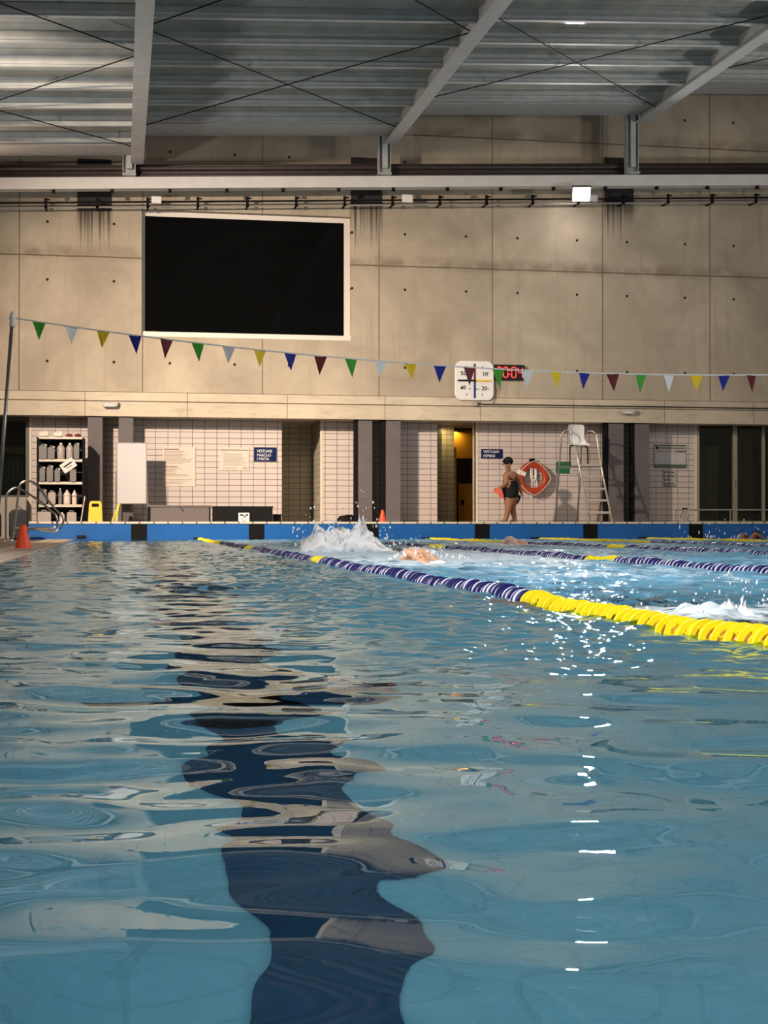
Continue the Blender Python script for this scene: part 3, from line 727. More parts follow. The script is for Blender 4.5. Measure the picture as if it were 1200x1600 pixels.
def digit(ch, x):
    m = MB(); w_, h = .105, .12; t = .0095
    S = {'a':((0,h),(w_,h)),'g':((0,0),(w_,0)),'d':((0,-h),(w_,-h)),'f':((0,0),(0,h)),'b':((w_,0),(w_,h)),'e':((0,-h),(0,0)),'c':((w_,-h),(w_,0))}
    for s in SEG[ch]:
        (x0,z0),(x1,z1) = S[s]; d = Vector((x1-x0,0,z1-z0)).normalized()*.012
        p = Vector((x+x0,-.084,z0))+d; q = Vector((x+x1,-.084,z1))-d
        n_ = Vector((d.z,0,-d.x)).normalized()*t
        m.obox(p, q, n_, (0,.003,0))
    return m.build('digit', LED, dk)
for ch, x in (('2',-.31),('0',-.15),('0',.05),('4',.21)): digit(ch, x)
m = MB(); m.box(-.015,.01,-.087,-.081,.03,.06); m.box(-.015,.01,-.087,-.081,-.06,-.03); m.build('colon', LED, dk)
tag(MB().tube([(8.84,33.93,3.72),(8.86,33.94,3.6),(8.80,33.93,3.5),(8.78,33.93,3.36),(8.70,33.93,3.2)], .007, 6).build('hanging_cable', BLACK), 'thin cable hanging below the digital clock', 'cable')
tag(MB().box(8.24,8.33,33.9,33.97,3.14,3.25).build('socket_box', mat('dusty_socket', (.35,.3,.25), .6), bevel=.008), 'small socket box under the pace clock', 'box')
tag(MB().tube([(8.33,33.93,3.2),(8.5,33.93,3.185),(19.5,33.93,3.185)], .012, 6).build('ledge_cable', BLACK), 'thin black cable running right along the ledge from the pace clock', 'cable')
for i, (x0, x1, z0) in enumerate(((-.42,-.06,2.99),(11.88,12.20,2.99))):
    o = thing('emergency_light', ((x0+x1)/2, 33.9, z0), ('small box light on the ledge above the whiteboard','small box light on the ledge above the lifeguard chair pillar')[i], 'light')
    h = (x1-x0)/2; MB().prism([(-h,.12),(h,.12),(h,.04),(h-.05,0),(-h+.05,0),(-h,.04)], -.08, .07).build('body', mat('light_body', (.42,.40,.36), .5), o)
    MB().box(-h+.06,h-.06,-.09,-.08,.02,.07).build('diffuser', mat('dim_diffuser', (.55,.52,.48), .4), o)

# ---------------------------------------------------------------- signs and posters
def poster(name, x0, x1, z0, z1, label, lines, base=PAPER, cat='poster', title=True, th_=.02):
    t = thing(name, ((x0+x1)/2, TY-.001, (z0+z1)/2), label, cat)
    w_, h = (x1-x0)/2, (z1-z0)/2
    bd = MB().box(-w_,w_,-th_,0,-h,h).build('board', base, t); t['_b'] = 1
    m = MB()
    for (zz, a, b_, hh) in lines: m.box(-w_+a*2*w_, -w_+b_*2*w_, -th_-.002, -th_, h-2*h*zz-hh/2, h-2*h*zz+hh/2)
    if lines: m.build('printed_text', INK, bd)
    del t['_b']; return bd
ln = [(.06,.04,.5,.03)]+[(.11+.034*k,.04,.55+.38*random.random(),.009) for k in range(10)]+[(.5,.04,.46,.02)]+[(.54+.033*k,.04,.3+.55*random.random(),.009) for k in range(7)]+[(.83+.035*k,.04,.9-.2*k*.5,.009) for k in range(4)]
poster('rules_poster', .97,1.73,1.22,2.14, 'tall cream poster of small print on the tiles right of the whiteboard', ln)
ln = [(.11,.03,.97,.022)]+[(.22,.05,.3,.008)]+[(.29+.075*k,.13,.85-.1*random.random(),.010) for k in range(6)]+[(.75,.13,.75,.010),(.9,.12,.6,.012),(.66,.78,.92,.012),(.78,.8,.88,.01),(.9,.78,.95,.02)]
poster('notice_poster', 2.29,2.98,1.60,2.14, 'small cream notice on the tiles left of the men\'s changing room sign', ln)
s = poster('changing_room_sign', 3.10,3.63,1.82,2.15, 'dark blue sign reading VESTUARI MASCULÍ I MIXTA', [], SIGNBLUE, 'sign')
for t, z in (('VESTUARI',.048),('MASCULÍ',-.047),('I MIXTA',-.137)): text_mesh('lettering', t, .092, WTXT, s, (-.2,-.022,z), bold=.0, sx=.9)
s = poster('changing_room_sign', 8.61,9.14,1.93,2.16, 'dark blue sign reading VESTUARI FEMENÍ', [], SIGNBLUE, 'sign')
for t, z in (('VESTUARI',.02),('FEMENÍ',-.082)): text_mesh('lettering', t, .095, WTXT, s, (-.22,-.022,z), bold=.0, sx=.95)
s = poster('safety_sign', 10.49,10.84,1.58,1.87, 'green sign on the tiles behind the lifeguard chair', [], GREEN, 'sign')
MB().box(-.14,.14,-.024,-.02,-.02,.01).build('printed_text', mat('faint_green_print', (.08,.25,.12), .6), s)
poster('safety_sheet', 10.84,11.10,1.58,1.87, 'pale sheet beside the green sign behind the lifeguard chair', [(.35,0,1,.02),(.75,.3,.8,.015)], mat('pale_sheet', (.5,.45,.42), .6))
# notice board
nb = thing('notice_board', (13.42, TY, 2.02), 'notice board with a grey header and three columns of sheets', 'notice board')
MB().box(-.41,.41,-.03,0,-.28,.28).build('board', mat('notice_grey', (.42,.41,.37), .5), nb)
m = MB(); m.box(-.41,.41,-.04,-.03,.26,.28); m.build('top_rail', BLACK, nb)
m = MB(); m.box(-.41,.41,-.05,-.03,-.28,-.20); m.build('bottom_rail', mat('dark_green_rail', (.05,.10,.06), .4), nb)
for k in range(3):
    MB().box(-.38+.265*k,-.13+.265*k,-.035,-.03,-.12,.09).build('sheet', mat('bluish_sheet', (.50,.47,.49), .6), nb)
    MB().box(-.38+.265*k,-.13+.265*k,-.035,-.03,-.19,-.135).build('sheet', mat('bluish_sheet'), nb)
    MB().box(-.38+.265*k,-.13+.265*k,-.036,-.03,.10,.15).build('header_strip', mat('strip_%d' % k, ((.45,.38,.2),(.38,.33,.36),(.16,.15,.2))[k], .6), nb)
m = MB(); m.box(-.28,.37,-.034,-.03,.20,.215); m.lathe([(.035,-.001),(.035,.001)], (0,0,0), 16); m.build('printed_text', BLACK, nb)
o = MB().lathe([(.035,0),(.035,.006)], n=16).build('emblem', BLACK, nb); o.rotation_euler = (PI/2,0,0); o.location = (-.34,-.03,.21)
s = poster('icon_poster', 13.24,13.58,1.28,1.69, 'small grey poster of rows of black icons under the notice board', [], mat('icon_paper', (.40,.37,.35), .6))
m = MB()
for r in range(4):
    for c in range(3):
        if (r, c) == (2, 2): continue
        x = -.13+.1*c; z = .14-.095*r
        m.box(x-.022,x+.015,-.023,-.02,z-.014,z+.016+.006*(c%2)); m.box(x+.025,x+.05,-.023,-.02,z+.008,z+.014); m.box(x+.022,x+.048,-.023,-.02,z-.012,z-.006)
m.box(-.17,.17,-.023,-.02,-.205,-.19); m.build('icons', BLACK, s)

# ---------------------------------------------------------------- shelf with bottles
sh = thing('storage_shelf', (-1.30, 33.4, .35), 'black shelving unit with white boards holding bottles at the left', 'shelf')
W2, D2 = .49, .22
LV = [.77-.35, 1.27-.35, 1.77-.35, 2.27-.35]
for z in LV: MB().box(-W2,W2,-D2,D2,z-.055,z).build('shelf_board', mat('shelf_white', (.58,.52,.44), .5), sh)
for sx in (-1,1):
    for sy in (-1,1):
        MB().box(sx*W2-.02,sx*W2+.02,sy*D2-.02,sy*D2+.02,0,1.90).build('shelf_post', BLACK, sh)
MB().box(-W2,W2,D2-.01,D2,.02,1.88).build('back_panel', BLACK, sh); MB().box(W2+.02,W2+.035,-D2,D2,0,1.88).build('side_panel', BLACK, sh)
m = MB()
for z in (LV[0]+.2, LV[1]+.22, LV[2]+.2): m.tube([(-W2,-D2-.005,z),(W2,-D2-.005,z-.01)], .005, 6)
m.build('retaining_wire', STEELDULL, sh)
GREYB = mat('grey_plastic_bottle', (.36,.31,.29), .45); CREAM = mat('cream_plastic', (.66,.56,.48), .45)
CLEAR = mat('clear_plastic', (.34,.32,.31), .15, 0, trans=.4); MAROON = mat('maroon_plastic', (.13,.012,.012), .4)
def at_shelf(px, lev): return (-1.30+(px-98.5)/68.0, 33.25, .35+(LV[lev] if lev >= 0 else 0))
def bottle(px, lev, h, r, mt_, label, cap=WHITE, shoulder=.7):
    p = at_shelf(px, lev); t = thing('bottle', p, label, 'bottle')
    MB().lathe([(r*.9,0),(r,.02),(r,h*shoulder),(r*.75,h*(shoulder+.1)),(r*.3,h*.92)], n=16).build('body', mt_, t, smooth=True)
    MB().lathe([(r*.34,h*.91),(r*.34,h)], n=12).build('cap', cap, t.children[0])
def can(px, lev, w_, h, mt_, label, name='jerrycan', cat='can'):
    p = at_shelf(px, lev); t = thing(name, p, label, cat)
    o = MB(); o.prism(rounded(0,h/2,w_,h,.035), -.11, .09); o.build('body', mt_, t, bevel=.01)
    MB().tube([(-w_*.2,0,h-.005),(-w_*.2,0,h+.03),(w_*.15,0,h+.03),(w_*.15,0,h-.005)], .012, 6).build('handle', mt_, t)
    MB().lathe([(.022,h-.005),(.022,h+.025)], (w_*.33,0,0), 10).build('cap', BLACK if mt_ is GREYB else WHITE, t)
can(74,3,.20,.09,CREAM,'squat cream tub on the very top of the shelf, left one','tub','tub')
can(95,3,.20,.09,CREAM,'squat cream tub on the very top of the shelf, right one','tub','tub')
for px, l in ((111,'left of the two maroon domes on top of the shelf'),(124,'right of the two maroon domes on top of the shelf')):
    p = at_shelf(px,3); t = thing('dome_cap', p, l, 'cap'); MB().lathe([(.085,0),(.082,.02),(.06,.05),(.02,.065)], n=16).build('dome', MAROON, t, smooth=True); MB().lathe([(.1,0),(.1,.006)], n=16).build('rim', MAROON, t)
can(73,2,.17,.30,CLEAR,'clear plastic canister at the left of the upper shelf','canister','canister'); can(85,2,.15,.26,CLEAR,'clear plastic canister in the middle of the upper shelf','canister','canister')
bottle(99,2,.36,.085,GREYB,'grey bottle on the upper shelf, left one'); bottle(112,2,.36,.08,GREYB,'grey bottle on the upper shelf, right one'); can(122,2,.12,.33,CLEAR,'clear canister at the right end of the upper shelf','canister','canister')
can(72,1,.12,.30,CLEAR,'clear jug at the left end of the middle shelf','jug','jug'); can(83,1,.14,.33,CLEAR,'clear jug second from left on the middle shelf','jug','jug'); can(94,1,.12,.27,CLEAR,'clear jug behind the tilted paper on the middle shelf','jug','jug'); can(117,1,.14,.27,CLEAR,'clear jug at the right end of the middle shelf','jug','jug')
can(73,0,.16,.30,CLEAR,'clear jug at the left end of the lower shelf','jug','jug'); can(86,0,.16,.27,GREYB,'grey canister on the lower shelf','canister','canister'); bottle(98,0,.36,.04,CLEAR,'thin clear bottle on the lower shelf'); bottle(108,0,.32,.075,CREAM,'bright cream bottle on the lower shelf, left one',CREAM); bottle(119,0,.32,.055,CREAM,'bright cream bottle on the lower shelf, right one',CREAM)
can(75,-1,.29,.26,GREYB,'wide grey canister on the floor under the shelf','canister','canister'); bottle(101,-1,.25,.06,CREAM,'cream bottle on the floor under the shelf',CREAM); can(115,-1,.21,.25,GREYB,'grey jerrycan on the floor under the shelf, at the right')
pp = thing('paper_note', (-1.13, 33.13, 1.63), 'tilted white paper note with black writing hung on the shelf', 'paper', rz=0); pp.rotation_euler = (0,-math.radians(35),0)
MB().box(-.16,.16,0,.008,-.11,.11).build('sheet', mat('white_note', (.68,.6,.56), .6), pp)
m = MB()
for k, (a, b_, z) in enumerate(((-.11,.10,.03),(-.07,-.02,-.03),(.0,.06,-.04),(-.1,.12,.015))): m.box(a,b_,-.003,0,z-.008,z+.008)
m.build('handwriting', BLACK, pp)
# whiteboard on an easel
wb = thing('whiteboard', (.25, 33.7, .35), 'white flip board standing on a metal easel in front of the pillar', 'whiteboard')
MB().box(-.32,.32,-.03,0,.46,1.81).build('panel', mat('board_white', (.52,.50,.51), .35), wb)
m = MB(); m.box(-.335,-.32,-.035,.005,.45,1.82); m.box(.32,.335,-.035,.005,.45,1.82); m.box(-.335,.335,-.035,.005,1.81,1.83); m.box(-.335,.335,-.035,.005,.44,.46); m.build('frame', STEELDULL, wb)
MB().tube([(-.36,-.02,0),(-.34,0,1.2)], .014, 8).build('leg', STEELDULL, wb); MB().tube([(.36,-.02,0),(.34,0,1.2)], .014, 8).build('leg', STEELDULL, wb)
MB().tube([(0,.4,0),(0,.02,1.7)], .012, 8).build('leg', STEELDULL, wb)
# wet floor signs
def wet(p, rzv, label):
    t = thing('wet_floor_sign', p, label, 'sign', rz=rzv); Y = mat('sign_yellow', (.72,.42,.005), .45)
    def panel(s):
        m = MB(); 
        def q(x, z): return (x, s*(.16-.15*z/.5), z)
        pr = [(-.155,0),(-.13,.46),(-.10,.48),(.10,.48),(.13,.46),(.155,0)]; hole = [(-.075,.36),(-.075,.43),(.075,.43),(.075,.36)]
        # strips around the hand hole
        def quad(a): m.add([q(*v) for v in a]+[(q(*v)[0], q(*v)[1]+.012, q(*v)[2]) for v in a], [(0,1,2,3),(7,6,5,4),(0,4,5,1),(1,5,6,2),(2,6,7,3),(3,7,4,0)])
        quad([(-.155,0),(.155,0),(.135,.36),(-.135,.36)]); quad([(-.135,.36),(-.075,.36),(-.075,.43),(-.131,.43)]); quad([(.075,.36),(.135,.36),(.131,.43),(.075,.43)]); quad([(-.131,.43),(.131,.43),(.10,.48),(-.10,.48)])
        return m.build('panel', Y, t)
    panel(-1); panel(1); MB().tube([(-.1,0,.475),(.1,0,.475)], .012, 8).build('hinge', Y, t)
wet((-.53, 32.4, .35), 0, 'yellow wet floor sign right of the shelf of bottles')
t = thing('folded_floor_sign', (-.06, 33.3, .35), 'folded yellow floor sign leaning beside the whiteboard', 'sign')
MB().obox((-.14,0,.0),(.04,.1,.46),(.02,0,0),(0,.06,0)).build('panel', mat('sign_yellow'), t); MB().obox((-.05,-.06,.0),(.03,.04,.44),(.012,0,0),(0,.01,0)).build('handle_bar', YELLOWF, t)
tag(MB().tube([(-.86,33.1,.35),(-.77,33.15,.95)], .012, 8).build('white_stick', CREAM), 'thin white stick leaning left of the yellow wet floor sign', 'stick')
# boxes on the far deck
t = thing('storage_box', (1.30, 33.4, .35), 'grey storage box with a dark lid below the posters', 'box')
MB().box(-.64,.66,-.3,.3,0,.37).build('body', mat('taupe_box', (.13,.11,.105), .5), t, bevel=.01); m = MB(); m.box(-.70,.70,-.33,.33,.37,.41); m.build('lid', mat('taupe_lid', (.16,.14,.135), .4), t, bevel=.01)
m = MB(); m.box(-.70,-.645,-.31,.31,0,.37); m.box(.66,.69,-.31,.31,0,.37); m.build('corner_strip', BLACK, t); MB().tube([(-.01,-.34,.38),(.05,-.37,.31)], .014, 6).build('latch', CHROME, t)
t = thing('black_crate', (2.72, 33.4, .35), 'long black ribbed crate right of the grey storage box', 'crate')
MB().box(-.66,.66,-.28,.28,0,.36).build('body', BLACKPL, t)
m = MB()
for k in range(33): m.box(-.66+.04*k,-.65+.04*k,-.295,-.28,0,.36)
m.box(-.68,.68,-.3,.3,.36,.39); m.build('ribs', BLACKPL, t)
t = thing('small_black_box', (3.52, 33.5, .35), 'small black box between the long crate and the alcove', 'box')
MB().box(-.09,.09,-.1,.1,0,.19).build('body', BLACKPL, t, bevel=.01); MB().box(-.1,.1,-.11,.11,.19,.215).build('lid', BLACKPL, t)
t = thing('plug_box', (2.70, 32.7, .35), 'small white box with a round dial in front of the long black crate', 'box')
MB().box(-.12,.12,-.03,.05,0,.24).build('body', WHITE, t, bevel=.008)
m = MB(); m.tube([(.045*math.cos(a),-.035,.095+.045*math.sin(a)) for a in np.linspace(0,2*PI,17)], .006, 6); m.build('dial', STEELDULL, t)
m = MB(); m.box(-.085,-.04,-.035,-.03,.17,.21); m.box(.04,.085,-.035,-.03,.17,.21); m.obox((-.04,-.033,.19),(.04,-.033,.15),(0,.003,0),(0,0,.012)); m.build('markings', BLACK, t)
t = thing('sports_bag', (5.2, 33.7, .35), 'low black bag lying at the foot of the pillar left of the small cone', 'bag')
MB().tube([(-.26,0,.08),(-.2,0,.09),(0,0,.10),(.2,0,.09),(.27,0,.085)], [.03,.09,.10,.09,.05], 12).build('body', BLACK, t, smooth=True); MB().tube([(-.1,-.08,.12),(-.06,-.1,.19),(.06,-.1,.19),(.1,-.08,.12)], .012, 6).build('strap', BLACK, t, smooth=True)
# cones
def cone(p, h, r, label):
    t = thing('traffic_cone', p, label, 'cone')
    MB().lathe([(r,.02),(r*.97,.03),(r*.34,h*.95),(r*.30,h),(r*.22,h)], n=24).build('body', ORANGE, t, smooth=True)
    m = MB(); m.prism(rounded(0,0,2.5*r,2.5*r,.03), 0, .02); o = m.build('base', ORANGE, t); o.rotation_euler = (-PI/2,0,0); o.location = (0,0,0)
cone((-1.13, 17.9, .02), .30, .10, 'orange cone on the left pool edge by the steel handrails')
cone((5.86, 32.9, .35), .31, .09, 'small orange cone on the far deck between the middle pillars')
# pool ladder handrails
t = thing('pool_handrail', (-1.9, 27.2, .012), 'pair of looped stainless steel handrails over the left pool edge', 'handrail')
def smooth_path(pts, n=4):
    P_ = [Vector(p) for p in pts]; out = []
    for i in range(len(P_)-1):
        a, b_, c, d = P_[max(i-1,0)], P_[i], P_[i+1], P_[min(i+2,len(P_)-1)]
        for k in range(n):
            s = k/n; out.append(.5*((2*b_)+(c-a)*s+(2*a-5*b_+4*c-d)*s*s+(3*b_-a-3*c+d)*s**3))
    return out+[P_[-1]]
ra = [(-2.0,0.0),(-2.0,.72),(-1.97,.87),(-1.86,.96),(-1.74,.94),(-1.45,.75),(-1.23,.57),(-1.14,.48),(-1.11,.34),(-1.18,.25),(-1.56,.25),(-1.74,.2),(-1.80,.0)]
rb = [(-1.92,0.0),(-1.82,.87),(-1.79,1.03),(-1.7,1.1),(-1.56,1.08),(-1.43,.95),(-1.23,.67),(-1.06,.48),(-1.02,.38),(-1.09,.24),(-1.19,.19),(-1.54,.23),(-1.72,.2),(-1.82,.0)]
for r_, y in ((ra,-.25),(rb,.25)):
    MB().tube(smooth_path([(x+1.9, y, z) for x, z in r_]), .021, 10).build('rail', CHROME, t, smooth=True)
    for x in (r_[0][0], r_[-1][0]): MB().lathe([(.05,.0),(.05,.02),(.028,.04)], (x+1.9,y,0), 14).build('flange', CHROME, t, smooth=True)
# backpacks on the left deck
def backpack(p, w_, h, label):
    t = thing('backpack', p, label, 'backpack'); b_ = mat('navy_black_fabric', (.012,.012,.018), .7)
    MB().prism(rounded(0,h/2,w_,h,w_*.3), -.12, .12).build('body', b_, t, bevel=.04); MB().prism(rounded(0,h*.3,w_*.75,h*.5,.06), -.19, -.11).build('pocket', b_, t, bevel=.02)
    MB().tube([(-.05,0,h-.01),(-.03,0,h+.05),(.03,0,h+.05),(.05,0,h-.01)], .01, 6).build('handle', b_, t)
    MB().box(-.06,.06,-.195,-.189,h*.38,h*.42).build('logo_patch', mat('grey_patch', (.12,.12,.13), .6), t)
backpack((-2.02, 30.6, .012), .38, .62, 'black backpack on the left deck behind the handrails, the one nearest the shelf')
backpack((-2.60, 30.9, .012), .42, .60, 'black backpack at the left edge of the picture')
tag(MB().box(-3.1,-2.1,34.3,34.6,.012,.93).build('low_cabinet', mat('cabinet_cream', (.38,.32,.28), .5), bevel=.01), 'low cream cabinet below the window at the far left', 'cabinet')

# ---------------------------------------------------------------- lifebuoy
lb = thing('lifebuoy', (9.86, 34.5, 1.455), 'orange lifebuoy ring with white rope hanging on the tiles', 'lifebuoy')
def torus(R, r, n=36, k=12, flat=.7):
    m = MB(); vs = []; fs = []
    for i in range(n):
        a = 2*PI*i/n
        for j in range(k):
            b_ = 2*PI*j/k; rr = R+r*math.cos(b_); vs.append((rr*math.cos(a), flat*r*math.sin(b_), rr*math.sin(a)))
    for i in range(n):
        for j in range(k): fs.append((i*k+j, i*k+(j+1)%k, ((i+1)%n)*k+(j+1)%k, ((i+1)%n)*k+j))
    m.add(vs, fs); return m
torus(.32, .085).build('ring', BUOYO, lb, smooth=True)
m = MB(); pts = []
for k in range(49):
    a = 2*PI*k/48+.5; b_ = (a*2) % PI; R = .415-.06*abs(math.sin(a*2)); pts.append((R*math.cos(a), -.07, R*math.sin(a)))
m.tube(pts, .008, 6); m.build('grab_rope', CORDW, lb, smooth=True)
for k in range(4):
    a = PI/2*k+.5
    if k == 1: 
        MB().obox((.22*math.cos(2.75),0,.22*math.sin(2.75)),(.42*math.cos(2.75),0,.42*math.sin(2.75)),(.02,0,.05),(0,.066,0)).build('white_band', WHITE, lb, bevel=.01)
m = MB(); m.tube(smooth_path([(-.07,-.03,.24),(-.075,-.04,.05),(-.04,-.05,-.04),(0,-.05,-.05),(.05,-.05,.02),(.06,-.04,.22)]), .016, 6); m.tube(smooth_path([(-.03,-.03,.24),(-.04,-.04,.06),(0,-.05,.02),(.03,-.04,.1),(.03,-.03,.24)]), .010, 6); m.build('coiled_line', CORDW, lb, smooth=True)
m = MB(); m.tube([(-.05,-.02,.0),(-.06,-.02,-.5)], .006, 5); m.tube([(.07,-.02,.05),(.08,-.02,-.3)], .006, 5); m.build('loose_line', CORDW, lb)
hk = thing('buoy_hook', (9.86, TY, 1.86), 'black wall hook above the lifebuoy', 'hook')
m = MB(); m.box(-.05,.05,-.15,0,.0,.07); m.build('plate', BLACK, hk); MB().tube([(0,-.1,.02),(0,-.2,-.06),(0,-.2,.03)], .012, 6).build('peg', BLACK, hk)

# ---------------------------------------------------------------- lifeguard chair
lc = thing('lifeguard_chair', (10.4, 33.2, .35), 'tall tubular lifeguard chair with white seat and five steps', 'chair')
def CX(px): return 10.09+(px-870)*.0155-10.4
def CZ(py): return .308+(821-py)*.01504-.35
def leg(pts, mt_): return MB().tube(smooth_path([(CX(x), y, CZ(y_)) for x, y_, y in pts], 3), .021, 10).build('side_frame', mt_, lc, smooth=True)
LEGW = mat('bare_bright_tube', (.62,.57,.52), .3, .5)
m = MB(); m.tube([Vector((CX(x), y, max(CZ(y_),0))) for x, y_, y in ((872,818,.35),(876,720,.2),(877.5,684,.15))]+smooth_path([(CX(x),y,CZ(y_)) for x,y_,y in ((877.5,681,.15),(882.6,673.2,.1),(888,673.4,.0),(892,679,-.05))]), .022, 10); m.build('frame_tube', STEELDULL, lc, smooth=True)
m = MB(); m.tube([(CX(908.5), .45, 0),(CX(911), .32, CZ(745)),(CX(912), .28, CZ(697))]+smooth_path([(CX(x),y,CZ(y_)) for x,y_,y in ((914,680,.25),(920,673.6,.15),(926,674,.05),(930,679,.0))]), .022, 10); m.build('frame_tube', STEELDULL, lc, smooth=True)
MB().tube([(CX(892),-.05,CZ(679)),(CX(898),-.2,CZ(723)),(CX(910),-.45,0)], .022, 10).build('ladder_leg', LEGW, lc, smooth=True)
MB().tube([(CX(930),0,CZ(679)),(CX(936.6),-.15,CZ(740)),(CX(947),-.4,0)], .022, 10).build('ladder_leg', LEGW, lc, smooth=True)
for (yy, xa, xb) in ((729,899,935),(747.3,901.5,937.5),(766,904,940),(784,906.5,943),(803,909.5,945.5)):
    t_ = (yy-679)/(813-679); y = -.05-.4*t_; z = CZ(yy)
    m = MB(); m.add([(CX(xa),y-.01,z),(CX(xb),y+.04,z),(CX(xb),y+.16,z+.0),(CX(xa),y+.11,z),(CX(xa),y-.01,z+.055),(CX(xb),y+.04,z+.055),(CX(xb),y+.16,z+.055),(CX(xa),y+.11,z+.055)], [(0,3,2,1),(4,5,6,7),(0,1,5,4),(1,2,6,5),(2,3,7,6),(3,0,4,7)])
    m.build('step', mat('step_grey', (.46,.41,.38), .5), lc, bevel=.008)
m = MB(); m.tube(smooth_path([(CX(889),.0,CZ(729)),(CX(889),.02,CZ(702)),(CX(892),.02,CZ(696.5)),(CX(914),.12,CZ(696.5)),(CX(919),.13,CZ(702)),(CX(919.5),.13,CZ(729))]), .017, 8); m.build('seat_support', BLACKPL, lc, smooth=True)
m = MB(); m.tube([(CX(876),.2,CZ(729)),(CX(899),-.2,CZ(729)),(CX(935),-.12,CZ(729)),(CX(911),.32,CZ(729)),(CX(876),.2,CZ(729))], .015, 8); m.build('platform_rail', STEELDULL, lc)
# moulded seat shell
vs = []; fs = []; prof = [(.10,663,-.0,.9),(.11,666,0,1),(.12,675,0,1.0),(.13,684,0,.95),(.11,690,0,.93),(.04,693.5,0,1.02),(-.12,694.5,0,1.1),(-.17,696.5,0,1.08)]
for y, py, _, ws in prof:
    for k in range(9):
        u = k/8*2-1; cx = CX(899.5 if py < 688 else 902.5); vs.append((cx+u*.22*ws, y-.05*u*u+.05*u, CZ(py)-.01*u*u*(1 if py < 690 else -1)))
n0 = len(vs); vs += [(a, b_+.012, c-.012) for a, b_, c in vs]
for r in range(len(prof)-1):
    for k in range(8):
        a = r*9+k; fs += [(a,a+1,a+10,a+9),(n0+a,n0+a+9,n0+a+10,n0+a+1)]
m = MB(); m.add(vs, fs); o = m.build('seat_shell', WHITE, lc, smooth=True); sb = o.modifiers.new('s','SUBSURF'); sb.levels = sb.render_levels = 1

# railing at right
rl = thing('deck_railing', (12.58, 32.2, .35), 'low metal railing on the far deck at the right, in front of the glass doors', 'railing')
MB().tube([(0,0,.32),(5.2,0,.32)], .018, 8).build('top_rail', STEELDULL, rl)
for x in (.02, 1.35, 2.65, 3.95, 5.18): MB().tube([(x,0,0),(x,0,.32)], .016, 8).build('baluster', STEELDULL, rl)
t = thing('hanging_towel', (12.80, 32.17, .38), 'crumpled pale towel hanging on the left end of the low railing', 'towel')
m = MB(); vs = []; fs = []
for r in range(8):
    for k in range(9):
        u = k/8*2-1; z = .30-.28*r/7; ww = .10-.02*math.sin(r*1.3); vs.append((u*ww+.02*math.sin(r*.9), -.03-.025*math.sin(k*1.9+r*.6), z+.01*math.sin(k*2)))
n0 = len(vs); vs += [(a,b_+.015,c) for a,b_,c in vs]
for r in range(7):
    for k in range(8): a = r*9+k; fs += [(a,a+1,a+10,a+9),(n0+a,n0+a+9,n0+a+10,n0+a+1)]
m.add(vs, fs); m.build('cloth', mat('greyish_towel', (.45,.36,.36), .9), t, smooth=True)
MB().box(-.05,.05,-.04,.03,.29,.33).build('clip', BLACK, t)

# ---------------------------------------------------------------- people
def skin(name, joints, edges, mt_, parent, root, sub=2, flat=None):
    names = list(joints); ix = {n_: i for i, n_ in enumerate(names)}
    me = bpy.data.meshes.new(name); me.from_pydata([joints[n_][0] for n_ in names], [(ix[a], ix[b_]) for a, b_ in edges], [])
    o = bpy.data.objects.new(name, me); COL.objects.link(o)
    o.modifiers.new('skin', 'SKIN'); 
    sv = me.skin_vertices[0].data if me.skin_vertices else None
    if sv is None:
        me.attributes.new  # skin layer comes with the modifier
    bpy.context.view_layer.objects.active = o
    if not me.skin_vertices:
        bm = bmesh.new(); bm.from_mesh(me); bm.verts.layers.skin.verify(); bm.to_mesh(me); bm.free()
    sv = me.skin_vertices[0].data
    for n_ in names:
        r = joints[n_][1]; sv[ix[n_]].radius = r if isinstance(r, tuple) else (r, r); sv[ix[n_]].use_root = (n_ == root)
    s = o.modifiers.new('sub', 'SUBSURF'); s.levels = sub; s.render_levels = sub
    dg = bpy.context.evaluated_depsgraph_get(); dg.update()
    m2 = bpy.data.meshes.new_from_object(o.evaluated_get(dg)); bpy.data.objects.remove(o)
    m2.materials.clear(); m2.materials.append(mt_); m2.shade_smooth()
    o = bpy.data.objects.new(name, m2); COL.objects.link(o); o.parent = parent
    return o
def hand(J, E, base, tip, side, s=1.0, pre='l', curl=.3):
    """five finger chains from a wrist joint 'base' towards tip direction"""
    b_ = Vector(J[base][0]); d = Vector(tip).normalized(); sd = Vector(side).normalized(); nrm = d.cross(sd)
    pc = b_+d*.06*s; J[pre+'palm'] = (tuple(pc), (.034*s,.018*s)); E.append((base, pre+'palm'))
    for k, (off, ln_) in enumerate(((-.030,.070),(-.010,.082),(.010,.078),(.030,.060))):
        p1 = pc+d*.035*s+sd*off*s; p2 = p1+d*ln_*.5*s+nrm*curl*.01; p3 = p2+d*ln_*.5*s*(1-curl*.5)+nrm*curl*.035*s
        for q, p in enumerate((p1,p2,p3)): J['%sf%d%d' % (pre,k,q)] = (tuple(p), (.010*s if q < 2 else .007*s))
        E += [(pre+'palm','%sf%d0' % (pre,k)),('%sf%d0' % (pre,k),'%sf%d1' % (pre,k)),('%sf%d1' % (pre,k),'%sf%d2' % (pre,k))]
    p1 = b_+d*.03*s-sd*.035*s; p2 = p1+d*.03*s-sd*.02*s+nrm*.012; J[pre+'t0'] = (tuple(p1), .012*s); J[pre+'t1'] = (tuple(p2), .009*s)
    E += [(pre+'palm', pre+'t0'), (pre+'t0', pre+'t1')]
